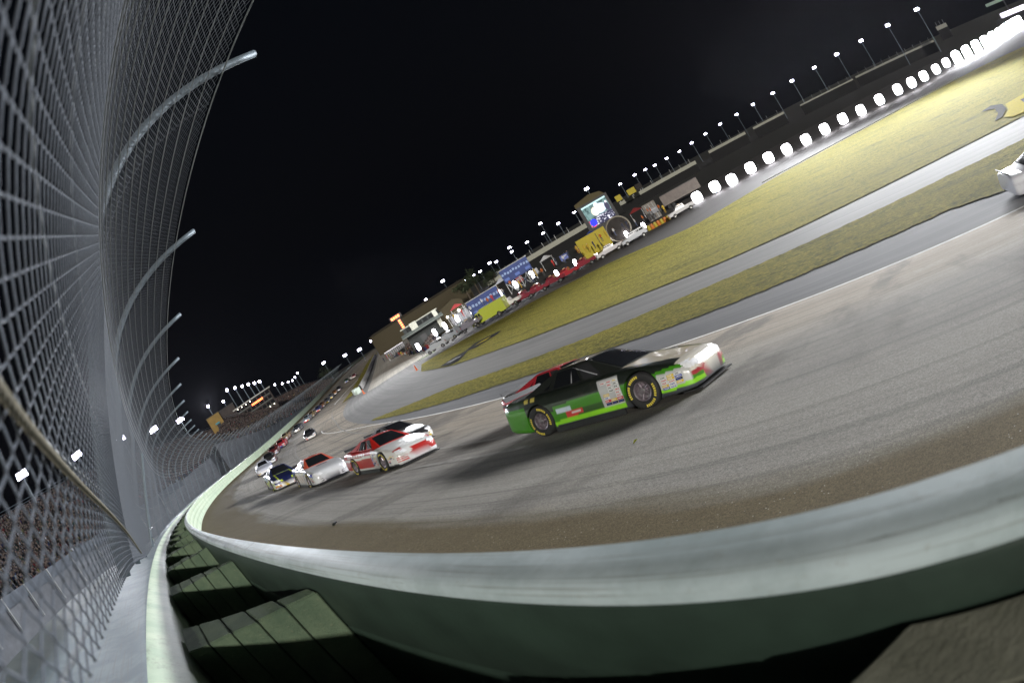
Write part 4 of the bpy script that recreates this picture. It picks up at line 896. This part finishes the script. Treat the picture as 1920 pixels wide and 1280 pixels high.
# concrete silo-like block and grandstand trucks to the right of the screen
b, w_ = facing((1225, 418), (1240, 410), 120, 'grey_container', 'pale grey upright container standing right of the video screen', 'container'); bx_(b, 'container_body', 0, 0, 3.2, 4.6, mat('pale_container', (.16, .145, .125), .7, 0, .3, 2), 1, 2.4)
for i in (-1, 0, 1): bx_(b, 'rib', i*.9, .2, .12, 4.2, M_SCAF, -.25, .08)
b, w_ = facing((1250, 395), (1318, 357), 128, 'transporter_trailer', 'long pale race transporter trailer beside the first dazzling lamp', 'trailer'); bx_(b, 'trailer_body', 0, 1.1, w_, 2.6, mat('trailer_skin', (.16, .135, .12), .5, 0, .2, 1), 1.2, 2.6); bx_(b, 'roof_rail', 0, 3.72, w_*.95, .15, M_BLACK, .2, .1)
for x in (-w_/2+1.2, -w_/2+2.4, w_/2-1.5):
    g = MB(); g.lathe([(0, -.2), (.5, -.2), (.5, .2), (0, .2)], 14); o = g.build('wheel', M_TYRE, b); o.location = (x, .1, .5)
# row of barrels / orange barriers
for i in range(7):
    p = (1219+i*6, 432-i*3.2); P = onray(*p, 100); g = MB(); g.lathe([(.0, 0), (.38, 0), (.42, .25), (.36, .3), (.36, .6), (.33, .65), (.30, 1.0), (0, 1.0)], 12, 'z'); o = g.build('traffic_barrel', mat('orange_plastic', (.55, .17, .03), .5) if i % 2 else mat('yellow_barrel', (.45, .36, .04), .5)); o.location = P
    tag(o, '%s %s plastic barrel from the left in the row beside the silver crew pickup' % (ordn(i+1), 'orange' if i % 2 else 'yellow'), 'barrel', 'plastic barrels beside the pickups')
# red glowing display
b, w_ = facing((757, 622), (764, 618), 150, 'display_tower', 'slim tower with glowing orange red letters above the dark hall', 'sign'); b.scale = (.72, .72, .78); bx_(b, 'mast', 0, -3, .5, 7, M_BLACK)
for i, z in enumerate((.8, 1.7, 2.6, 3.5, 4.4)): g = MB(); g.box((0, -.4, 0), (1.0, .1, .62), taper=.8); o = g.build('lit_letter', E_RED, b); o.location = (0, 0, z)
for i in range(4): g = MB(); g.box((0, -.4, 0), (.8, .1, .9), taper=.85); o = g.build('lit_letter', E_RED, b); o.location = (-2.3+i*1.0, 0, 6.2)
bx_(b, 'sign_board', -.6, 5.5, 5.2, 1.5, M_BLACK, -.2, .2); bx_(b, 'sign_board', 0, .3, 1.8, 5.2, M_BLACK, -.2, .2)
# pale roof band: distant stand behind the infield and back-stretch wall pieces
for pl, pr, r, hh, lab in (((915, 535), (962, 508), 260, 1.8, 'pale parapet of a distant stand left of the spectators'), ((966, 506), (1106, 421), 240, 2.2, 'long pale parapet of the distant stand left of the video screen'), ((1164, 386), (1304, 303), 300, 2.0, 'long pale back straight wall right of the video screen'), ((1330, 288), (1398, 250), 320, 1.6, 'short pale back straight wall above the first lamps'), ((1413, 243), (1470, 212), 320, 1.3, 'third pale wall piece along the back straight'), ((1500, 198), (1600, 150), 320, .8, 'thin pale rail along the back straight'), ((1605, 147), (1745, 66), 330, 1.1, 'long thin rail near the last floodlight poles'), ((1758, 58), (1776, 48), 320, 2.2, 'short bright pale wall near the top right')):
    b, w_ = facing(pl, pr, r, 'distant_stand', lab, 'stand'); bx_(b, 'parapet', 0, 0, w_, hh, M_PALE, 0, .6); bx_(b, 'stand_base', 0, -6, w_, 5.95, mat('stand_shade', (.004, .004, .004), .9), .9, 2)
    n = max(3, int(w_/6)); g_ = None
    for i in range(min(n, 40)): bx_(b, 'fence_post', -w_/2+(i+.5)*w_/n, hh, .16, 2.4, M_SCAF, .3, .16)
# coloured boards standing on the back straight wall
for pl, pr, m_, lab in (((1158, 380), (1168, 374), M_YEL, 'small square yellow board just right of the video screen'), ((1180, 368), (1194, 360), M_YEL, 'wider yellow board on the back straight wall'), ((1195, 358), (1206, 352), M_GREY, 'grey advertising board right of the yellow boards')):
    b, w_ = facing(pl, pr, 290, 'advertising_board', lab, 'board'); bx_(b, 'panel', 0, .3, w_, 3.2, m_, -.5, .3); bx_(b, 'support', 0, -1, .3, 1.3, M_SCAF)
# top right far structure: lit grandstand
b, w_ = facing((1875, 40), (1919, 20), 330, 'lit_distant_stand', 'brightly lit distant stand roof in the top right corner', 'stand'); bx_(b, 'lit_fascia', 4, 1.0, w_*1.2, 2.6, emi('fascia_glow', (.9, .85, 1), 2.5), 0, .5); bx_(b, 'stand_body', 0, -5, w_*1.3, 6, M_BLACK, 1.2, 2)
for i in range(10): bx_(b, 'mullion', -w_/2+i*w_/8, .9, .5, 2.8, M_BLACK, -.4, .2)
bx_(b, 'upper_roof', -2, 9.5, w_*1.2, 1.6, mat('lit_roof', (.4, .5, .42), .5), 2, 3); bx_(b, 'upper_support', 0, 3, 1, 6.5, M_BLACK, 2, 1)
# low wall at the field edge beyond the grass
P1 = [ground_pt(*p) for p in [(1430, 346), (1500, 309), (1600, 255), (1700, 202), (1800, 147)]]
g = MB(); g.tube([Vector((p.x, p.y, ZF+.28)) for p in P1], .07, 5); o = g.build('low_rail', M_PALE); tag(o, 'thin pale rail along the far edge of the grass below the dazzling lamps', 'rail')
# ------------------------------------------------------------------ trees
def tree(px, r, h, cr, label, seed):
    root = empty('palm_grove_tree' if False else 'tree'); P = onray(px[0], px[1], r); root.location = P; tag(root, label, 'tree', 'dark trees behind the infield'); q = random.Random(seed)
    g = MB(); g.tube([(0, 0, 0), (.1, 0, h*.5), (-.1, .1, h*.8)], [.25, .18, .08], 7)
    for k in range(6): a = q.uniform(0, 6.28); g.tube([(0, 0, h*(.4+.06*k)), (cr*.5*math.cos(a), cr*.5*math.sin(a), h*(.62+.05*k))], [.1, .03], 5)
    g.build('trunk', mat('bark', (.06, .045, .03), .9), root); g = MB()
    cl = [(q.gauss(0, cr*.45), q.gauss(0, cr*.45), h*.75+q.gauss(0, cr*.35)) for _ in range(16)]
    for k in range(1300):
        c = q.choice(cl); p = Vector((c[0]+q.gauss(0, cr*.22), c[1]+q.gauss(0, cr*.22), c[2]+q.gauss(0, cr*.18))); a = Vector((q.gauss(0, 1), q.gauss(0, 1), q.gauss(0, .5))).normalized()*.3; b = a.cross(Vector((q.random(), q.random(), 1))).normalized()*.13
        g.add([p-a, p+b, p+a, p-b], [(0, 1, 2, 3)])
    g.build('crown', mat('leaves', (.035, .05, .02), .8, 0, .5, .6), root)
for i, (p, r, h, cr, lab) in enumerate([((885, 565), 150, 7, 2.6, 'bushy dark tree between the brown pavilion and the blue banner'), ((902, 553), 165, 8, 2.8, 'taller dark tree behind the long blue banner'), ((935, 540), 170, 7, 3, 'dark tree left of the raised blue banner'), ((865, 575), 170, 6.5, 2.4, 'low dark tree over the pavilion roof'), ((620, 716), 330, 9, 5, 'small dark tree at the far end of the main grandstand')]): tree(p, r, h, cr, lab, i)
# ------------------------------------------------------------------ people
def human(pose, cols):
    vs_ = {'stand': [((0, 0, .95), .13), ((0, 0, 1.18), .14), ((0, 0, 1.42), .15), ((0, 0, 1.52), .06), ((0, .01, 1.66), .105), ((.09, 0, .88), .09), ((.10, .02, .48), .065), ((.10, 0, .06), .05), ((.10, .14, .03), .04), ((-.09, 0, .88), .09), ((-.11, -.02, .48), .065), ((-.12, 0, .06), .05), ((-.12, .14, .03), .04), ((.19, 0, 1.40), .06), ((.27, .03, 1.14), .045), ((.27, .16, .92), .035), ((-.19, 0, 1.40), .06), ((-.29, .05, 1.16), .045), ((-.22, .24, 1.02), .035)]}['stand']
    ed = [(0, 1), (1, 2), (2, 3), (3, 4), (0, 5), (5, 6), (6, 7), (7, 8), (0, 9), (9, 10), (10, 11), (11, 12), (2, 13), (13, 14), (14, 15), (2, 16), (16, 17), (17, 18)]
    me = bpy.data.meshes.new('person'); me.from_pydata([v[0] for v in vs_], ed, []); o = bpy.data.objects.new('tmp', me); COL.objects.link(o); md = o.modifiers.new('s', 'SKIN')
    for i, v in enumerate(vs_): me.skin_vertices[0].data[i].radius = (v[1], v[1]*.8)
    me.skin_vertices[0].data[0].use_root = True; md2 = o.modifiers.new('u', 'SUBSURF'); md2.levels = 1
    dg = bpy.context.evaluated_depsgraph_get(); m2 = bpy.data.meshes.new_from_object(o.evaluated_get(dg)); bpy.data.objects.remove(o)
    m2.materials.clear(); m2.materials.append(M_CROWD); face_colour(m2, lambda x, y, z, n: (.45, .28, .2) if (z > 1.5 and y > 0.0) or (z < 1.0 and abs(x) > .2) else ((.04, .03, .02) if z > 1.6 else (cols[0] if z > .92 else cols[1]))); return m2
CL = [((.5, .05, .04), (.4, .04, .04), 'red overalls'), ((.5, .35, .05), (.45, .3, .05), 'yellow overalls'), ((.45, .12, .03), (.1, .1, .1), 'orange jacket and dark trousers'), ((.05, .06, .1), (.05, .05, .08), 'dark uniform'), ((.55, .55, .55), (.1, .12, .2), 'white shirt and navy trousers')]
HM = [human('stand', c[:2]) for c in CL]
k = 0
for p, ci, r in [((722, 678), 3, 172), ((727, 672), 0, 176), ((732, 671), 1, 178), ((736, 668), 0, 180), ((742, 669), 4, 172), ((747, 668), 3, 168), ((751, 668), 0, 165), ((755, 667), 1, 163), ((759, 668), 2, 160), ((763, 669), 4, 156), ((767, 670), 1, 153), ((771, 672), 4, 150), ((776, 673), 3, 146)]:
    P, s, d = hit(*p); o = link('person', HM[ci], None); P = onray(p[0], p[1], r); o.location = P-Vector((0, 0, .1)); o.rotation_euler = (0, 0, random.uniform(0, 6)); k += 1
    tag(o, 'crew member in %s on the pit lane, %s from the left' % (CL[ci][2], ordn(k)), 'person', 'crew standing on the pit lane')
def crowd(name, label, f, n, size=1.0, tint=(1, 1, 1)):
    """n small seated figures: torso block plus head, placed by f(u, v)"""
    u, v = rng.random(n), rng.random(n); P = f(u, v)+rng.normal(0, .12, (n, 3)); 
    bv = np.array([(-.24, -.15, 0), (.24, -.15, 0), (.24, .15, 0), (-.24, .15, 0), (-.2, -.1, .62), (.2, -.1, .62), (.2, .1, .62), (-.2, .1, .62), (-.1, -.1, .66), (.1, -.1, .66), (.1, .1, .66), (-.1, .1, .66), (-.09, -.09, .9), (.09, -.09, .9), (.09, .09, .9), (-.09, .09, .9)])*size
    q1 = np.array([(4, 5, 6, 7), (0, 1, 5, 4), (1, 2, 6, 5), (2, 3, 7, 6), (3, 0, 4, 7)]); q = np.concatenate([q1, q1+8]); V = P[:, None, :]+bv[None]*rng.uniform(.85, 1.15, (n, 1, 1)); Q = q[None]+(np.arange(n)*16)[:, None, None]
    me = bpy.data.meshes.new(name); fastmesh(me, V.reshape(-1, 3), Q.reshape(-1, 4)); me.materials.append(M_CROWD)
    pal = np.array([(.06, .05, .06), (.5, .48, .48), (.35, .04, .04), (.05, .06, .16), (.28, .2, .17), (.16, .12, .12), (.55, .45, .42), (.03, .03, .035), (.1, .13, .1), (.4, .3, .1), (.04, .035, .04), (.09, .07, .07)])
    c = pal[rng.integers(0, len(pal), n)]*rng.uniform(.12, .6, (n, 1))*(1+(rng.random((n, 1)) > .94)*2.5); col = np.ones((n, 10, 4, 4), np.float32); c = c*np.array(tint); col[:, :5, :, :3] = c[:, None, None, :]; sk = np.array((.15, .12, .11))*rng.uniform(.15, .9, (n, 1)); col[:, 5:, :, :3] = sk[:, None, None, :]
    ca = me.color_attributes.new(name='Col', type='FLOAT_COLOR', domain='CORNER'); ca.data.foreach_set('color', col.ravel()); o = link(name, me); tag(o, label, 'crowd', kind='stuff'); return o
def line_off(px, off):
    """point on the vertical plane parallel to the front straight, off metres outside the wall"""
    v = ray(*px); n_ = Vector((math.cos(HF), -math.sin(HF), 0)); base = Vector((*[float(q) for q in pt(S1, 0)], 0)); D = (base-n_*off).dot(n_); t = D/v.dot(n_); return v*t
def stand(top, bot, offt, offb, label, rows, name='grandstand', zfront=None):
    n = 24; tx = np.linspace(0, 1, n); TP = [line_off((np.interp(t_, np.linspace(0, 1, len(top)), [p[0] for p in top]), np.interp(t_, np.linspace(0, 1, len(top)), [p[1] for p in top])), offt) for t_ in tx]
    BP = [line_off((np.interp(t_, np.linspace(0, 1, len(bot)), [p[0] for p in bot]), np.interp(t_, np.linspace(0, 1, len(bot)), [p[1] for p in bot])), offb) for t_ in tx]
    root = empty(name); root.location = BP[n//2]; tag(root, label, 'grandstand'); T = np.array([list(p) for p in TP]); B = np.array([list(p) for p in BP]); 
    v = np.linspace(0, 1, rows*2); lv = np.floor(np.arange(rows*2)/2)/rows; hv = np.floor((np.arange(rows*2)+1)/2)/rows
    G = B[:, None, :2]*(1-hv[None, :, None])+T[:, None, :2]*hv[None, :, None]; Z = B[:, None, 2]*(1-lv[None, :])+T[:, None, 2]*lv[None, :]
    under(grid_mesh('seating', G[:, :, 0], G[:, :, 1], Z-.45, mat('stand_seating', (.03, .033, .042), .8, 0, .3, .5), None, smooth=False), root)
    X = np.stack([B[:, 0], B[:, 0]], 1); Y = np.stack([B[:, 1], B[:, 1]], 1); Zz = np.stack([B[:, 2]-.4, B[:, 2]-9], 1); under(grid_mesh('front_wall', X, Y, Zz, mat('stand_front', (.16, .17, .19), .8, 0, .3, .4), None), root)
    X = np.stack([T[:, 0], T[:, 0]], 1); Y = np.stack([T[:, 1], T[:, 1]], 1); Zz = np.stack([T[:, 2]+.2, T[:, 2]-14], 1); under(grid_mesh('back_wall', X, Y, Zz, mat('stand_back', (.04, .04, .045), .8), None), root)
    for z_ in (.6, 1.2): g = MB(); g.tube([Vector(p)+Vector((0, 0, z_)) for p in T], .06, 4); under(g.build('top_rail', M_GALV), root)
    return root, T, B
def cf(T, B):
    n = len(T); i = np.arange(n)
    L = np.concatenate([[0], np.cumsum(np.linalg.norm(np.diff(T, axis=0), axis=1))]); L /= L[-1]
    def f(u, v):
        t_ = np.stack([np.interp(u, L, T[:, k]) for k in range(3)], 1); b_ = np.stack([np.interp(u, L, B[:, k]) for k in range(3)], 1); v = np.round(v*34)/34; return b_*(1-v[:, None])+t_*v[:, None]-np.array([0, 0, .4])
    return f
r1, T1, B1_ = stand([(422, 787), (469, 773), (532, 740), (563, 724), (600, 713), (628, 709)], [(400, 830), (445, 818), (500, 800), (552, 772), (590, 747), (627, 722)], 34, 13, 'main grandstand packed with spectators beyond the far catch fence', 26)
crowd('grandstand_crowd', 'dense crowd filling the main grandstand', cf(T1, B1_), 16000, 1.05)
r2, T2, B2_ = stand([(0, 975), (70, 935), (141, 896), (230, 862), (330, 826), (425, 797)], [(-60, 1160), (30, 1110), (100, 1062), (200, 1000), (300, 930), (400, 845)], 50, 16, 'near section of grandstand with seats and rails seen through the chain link mesh', 30)
crowd('near_stand_crowd', 'scattered crowd on the near stand seen through the mesh', cf(T2, B2_), 14000, 1.0, (.55, .7, .85))
# walkway beneath near stand
for i in range(9):
    p = line_off((-40+i*42, 1150-i*28), 15.5); 
    if i == 0: wroot = empty('stand_walkway', p); tag(wroot, 'raised walkway with panelled parapet below the near stand', 'walkway')
    q_ = line_off((-40+(i+1)*42, 1150-(i+1)*28), 15.5); g = MB(); a, b = Vector(p), Vector(q_); g.add([a, b, b-Vector((0, 0, 1.3)), a-Vector((0, 0, 1.3))], [(0, 1, 2, 3)]); under(g.build('parapet_panel', mat('panel_grey', (.09, .105, .13), .7, 0, .3, 1)), wroot)
    g = MB(); g.tube([a, a-Vector((0, 0, 4))], .15, 5); under(g.build('walkway_post', M_SCAF), wroot)
# press box
b, w_ = facing((448, 783), (522, 757), 225, 'press_box', 'dark multi storey press box with red lit sign above the main grandstand', 'building'); h = 8.0
bx_(b, 'main_block', 0, -1, w_, h+1, mat('press_brick', (.032, .024, .021), .8, 0, .3, .3), 4, 8)
bx_(b, 'roof_edge', 0, h, w_+1.5, .35, mat('pale_roof_edge', (.5, .5, .48), .6), 3.4, 9)
for j in range(3):
    bx_(b, 'floor_band', 0, 1.2+j*2.3, w_*.92, .3, M_ROOF, -.3, .6)
    for i in range(8): bx_(b, 'window', -w_*.42+i*w_*.12, 1.7+j*2.3, w_*.09, 1.3, M_GLASS, -.05, .08)
for i in range(8):
    if i != 4: g = MB(); g.box((0, 0, 0), (.3, .15, .25)); o = g.build('soffit_lamp', E_HEAD, b); o.location = (-w_*.42+i*w_*.12, -.5, h-.5 if i < 5 else 1.)
for i in range(8): g = MB(); g.box((0, 0, 0), (.5, .12, .75), taper=.8); o = g.build('lit_letter', E_RED, b); o.location = (-.8+i*.72, -.6, h-2.2)
b, w_ = facing((401, 806), (424, 800), 190, 'yellow_building', 'yellow ochre stair tower at the left end of the main grandstand', 'building'); bx_(b, 'wall', 0, -3, w_+.8, 9, mat('ochre', (.22, .14, .03), .7, 0, .2, .5), 2, 4)
bx_(b, 'dark_opening', .5, 0, w_*.35, 2.4, M_BLACK, -.05, .1); bx_(b, 'awning', .3, 2.5, w_*.4, .5, mat('teal_awning', (.05, .25, .3), .6), -.3, .5); bx_(b, 'roof_edge', 0, 6, w_+1.2, .3, M_DKBLD, 2, 4.4)
b, w_ = facing((426, 790), (448, 783), 228, 'brick_annexe', 'plain brown brick block between the yellow tower and press box', 'building'); bx_(b, 'wall', 0, -2, w_+2, 8.8, mat('press_brick', (.032, .024, .021), .8), 4, 8); bx_(b, 'roof_edge', 0, 6.8, w_+2.4, .3, M_DKBLD, 4, 8.3)
# pit crowd
def fpit(u, v):
    A, B, C_, D_ = onray(766, 668, 150), onray(822, 648, 112), onray(766, 650, 165), onray(815, 630, 130); u = u[:, None]; v = v[:, None]; A, B, C_, D_ = [np.array(q) for q in (A, B, C_, D_)]; return (A*(1-u)+B*u)*(1-v)+(C_*(1-u)+D_*u)*v
crowd('pit_crowd', 'crowd standing behind the pit lane beside the grey building', fpit, 420, 1.5)
# spectators and equipment packed along the infield road
SP = []
q_ = random.Random(5)
for i in range(34):
    t_ = (i+q_.random()*.8)/34; x_ = 850+t_*410; y_ = np.interp(x_, [850, 960, 1060, 1160, 1260], [612, 548, 498, 440, 392])-q_.uniform(0, 10); SP.append((x_, y_))
for i, p in enumerate(SP):
    o = link('person', HM[q_.randrange(5)], None); P = onray(p[0], p[1], q_.uniform(104, 111)); o.location = P-Vector((0, 0, .2)); o.rotation_euler = (0, 0, q_.uniform(0, 6)); o.scale = (1.1, 1.1, 1.1)
    tag(o, '%s spectator from the left standing behind the parked vehicles' % ordn(i+1), 'person', 'spectators behind the parked vehicles')
M_CRT = [mat('cart_red', (.22, .03, .03), .5), mat('cart_grey', (.2, .2, .21), .5), mat('cart_white', (.42, .42, .42), .5), mat('cart_blue', (.04, .06, .2), .5)]
for i in range(14):
    x_ = 866+i*28; y_ = float(np.interp(x_, [850, 960, 1060, 1160, 1260], [606, 543, 493, 437, 390]))-3; b = empty('canopy_tent' if i % 3 == 0 else 'equipment_cart', onray(x_, y_, 116)); b.rotation_euler = (0, 0, -azof(x_, y_))
    if i % 3 == 0:
        for sx in (-1.4, 1.4):
            for sy in (0, 2.6): g = MB(); g.tube([(sx, sy, 0), (sx, sy, 2.4)], .05, 5); g.build('pole', M_SCAF, b)
        g = MB(); g.box((0, 1.3, 2.8), (3.2, 3., .8), taper=.1); g.build('tent_roof', M_CRT[(i//3) % 4], b); tag(b, '%s pitched canopy tent from the left in the infield clutter' % ordn(i//3+1), 'tent', 'tents in the infield')
    else:
        g = MB(); g.box((0, .5, .95), (1.6+.3*(i % 2), .9, 1.3)); g.build('cabinet', M_CRT[i % 4], b); g = MB(); g.box((0, .02, 1.2), (1.2, .06, .2)); g.build('drawer_front', M_SCAF, b)
        for sx in (-.6, .6): g = MB(); g.lathe([(0, -.06), (.22, -.06), (.22, .06), (0, .06)], 10, c=(sx, .1, .22)); g.build('wheel', M_TYRE, b)
        tag(b, '%s %s equipment cart from the left in the infield clutter' % (ordn(i-i//3), ('red', 'grey', 'white', 'blue')[i % 4]), 'cart', 'carts in the infield')
# pit wall and its end attenuator
pw = empty('pit_wall', surf(150, 22.5)); tag(pw, 'long low grey concrete pit wall beside the pit grass', 'wall')
ss = np.arange(128, 330, 3.); X = []; 
under(strip('wall_body', ss, lambda s: [(OFF+22.0+.0, .0), (OFF+22.0, 1.25), (OFF+22.55, 1.25), (OFF+22.55, 0)], mat('pit_wall_paint', (.36, .35, .33), .7, 0, .2, .5), zf=lambda s: zs(s, 22.+0*s)), pw)
P = surf(125.5, 21.4); b = empty('crash_attenuator', P); b.rotation_euler = (0, 0, .5); tag(b, 'white crash attenuator at the near end of the pit wall', 'crash attenuator'); 
for i in range(4): bx_(b, 'cushion', -.2+i*.05, 0, 1.6-.15*i, 1.25, mat('attenuator_white', (.5, .58, .52), .6), -1.5+i*1.1, 1.0)
bx_(b, 'nose_panel', -.3, 0, .9, .9, mat('attenuator_white', (.5, .58, .52), .6), -2.6, .8)
# orange marker
for p, lab in (((782, 694), 'orange and white marker cone at the tip of the big grass field'), ((683, 738), 'orange cone beside the crash attenuator')):
    P, s, d = hit(*p); g = MB(); g.box((0, 0, .03), (.5, .5, .06)); g.lathe([(.2, .06), (.12, .6), (.05, 1.0), (0, 1.0)], 12, 'z'); o = g.build('traffic_cone', mat('orange_cone', (.7, .14, .03), .5)); o.location = P; tag(o, lab, 'cone')
# pit shed with white lit canopy
b, w_ = facing((722, 660), (760, 655), 176, 'pit_canopy', 'white lit strip canopy over the pit crews', 'canopy'); bx_(b, 'canopy_edge', 0, 2.6, w_+1, .7, emi('white_canopy_glow', (1, .95, 1), 1.6), 0, 1)
for i in range(5): bx_(b, 'post', -w_/2+i*w_/4, -.8, .18, 3.4, M_SCAF, .3, .18)
b, w_ = facing((716, 655), (758, 645), 205, 'lit_pit_building', 'ribbed pale grey pit building with bright roof edge at the end of pit lane', 'building'); bx_(b, 'wall', 0, -1, w_, 5.0, mat('ribbed_grey', (.30, .30, .32), .7, 0, .2, .6), 2, 4); bx_(b, 'lit_roof_edge', 0, 4.0, w_, .5, emi('roof_edge_glow', (.95, .92, 1), 1.4), -.1, .3)
for i in range(12): bx_(b, 'rib', -w_/2+i*w_/11, -1, .2, 5.0, M_DKBLD, -.05, .15)
b, w_ = facing((797, 684), (812, 664), 108, 'pit_barrier', 'pale green panelled barrier at the edge of the parked row', 'barrier'); bx_(b, 'panel', 0, 0, w_+1.4, 1.6, mat('pale_green_panel', (.34, .4, .32), .7, 0, .3, 2), 0, .25)
for i in range(4): bx_(b, 'stile', -w_/2+i*w_/3, 0, .12, 1.7, M_SCAF, -.18, .1)
# painted emblem on the big grass field and the yellow one at the right
def paint(pxs, m_, nm, dz):
    Q = [hit(*p)[0] for p in pxs]; g = MB(); c = sum(Q, Vector())/len(Q); g.add([Vector((q.x, q.y, q.z+dz)) for q in Q], [tuple(range(len(Q)))]); return struct(g.build(nm, m_))
def grass_paint(name, col): 
    a = NB(name, .9, .1); n_ = a.noise(a.tc.outputs['Object'], 6., 5, .8); n2 = a.noise(a.tc.outputs['Object'], .8, 4, .7); a.L(a.mix(a.rng(n_, .35, .7), col, tuple(c*.45+.03 for c in col)), a.b.inputs['Base Color']); a.bump(n_, .8, .1); return a.m
GB, GW, GY = grass_paint('black_grass_paint', (.02, .02, .022)), grass_paint('white_grass_paint', (.42, .42, .42)), grass_paint('yellow_grass_paint', (.5, .40, .01))
def patchpx(poly_, m_, nm, dz=.10):
    return paint(poly_, m_, nm, dz)
patchpx([(826, 688), (850, 672), (880, 655), (872, 666), (860, 678), (842, 686)], GB, 'grass_emblem'); patchpx([(836, 683), (856, 672), (866, 668), (854, 678)], GW, 'grass_emblem', .13); patchpx([(845, 681), (860, 672), (864, 672), (852, 680)], GB, 'grass_emblem', .15)
patchpx([(872, 660), (890, 645), (915, 632), (940, 620), (934, 627), (912, 640), (892, 653)], GB, 'grass_emblem'); patchpx([(890, 650), (905, 640), (922, 631), (912, 639)], GY, 'grass_emblem', .13)
YL = [(1862, 200), (1890, 184), (1930, 162), (1930, 190), (1895, 212), (1872, 226)]
patchpx([(1840, 212), (1858, 200), (1880, 197), (1888, 206), (1880, 222), (1866, 230), (1872, 215), (1866, 206)], GB, 'painted_logo'); patchpx([(1886, 198), (1920, 178), (1960, 158), (1960, 196), (1900, 222), (1884, 222), (1892, 208)], GY, 'painted_logo', .12); patchpx([(1914, 190), (1960, 170), (1960, 180), (1922, 196)], GB, 'painted_logo', .15)
# ------------------------------------------------------------------ haze volume added to give the lamps a glow
g = MB(); g.box((60, 190, 15), (1300, 1300, 50)); hz = g.build('haze', bpy.data.materials.new('added_glow_haze')); hm = hz.data.materials[0]; hm.use_nodes = True; n_ = hm.node_tree; n_.nodes.remove(n_.nodes['Principled BSDF'])
pv = n_.nodes.new('ShaderNodeVolumePrincipled'); pv.inputs['Density'].default_value = HAZE; pv.inputs['Color'].default_value = (.9, .88, 1, 1); pv.inputs['Anisotropy'].default_value = .55; n_.links.new(pv.outputs[0], n_.nodes['Material Output'].inputs['Volume']); tag(hz, 'thin haze added over the speedway for lamp glow', 'haze', kind='stuff')
for o in list(COL.objects):
    if o.parent is None and o is not cam: o.location.z += CZ
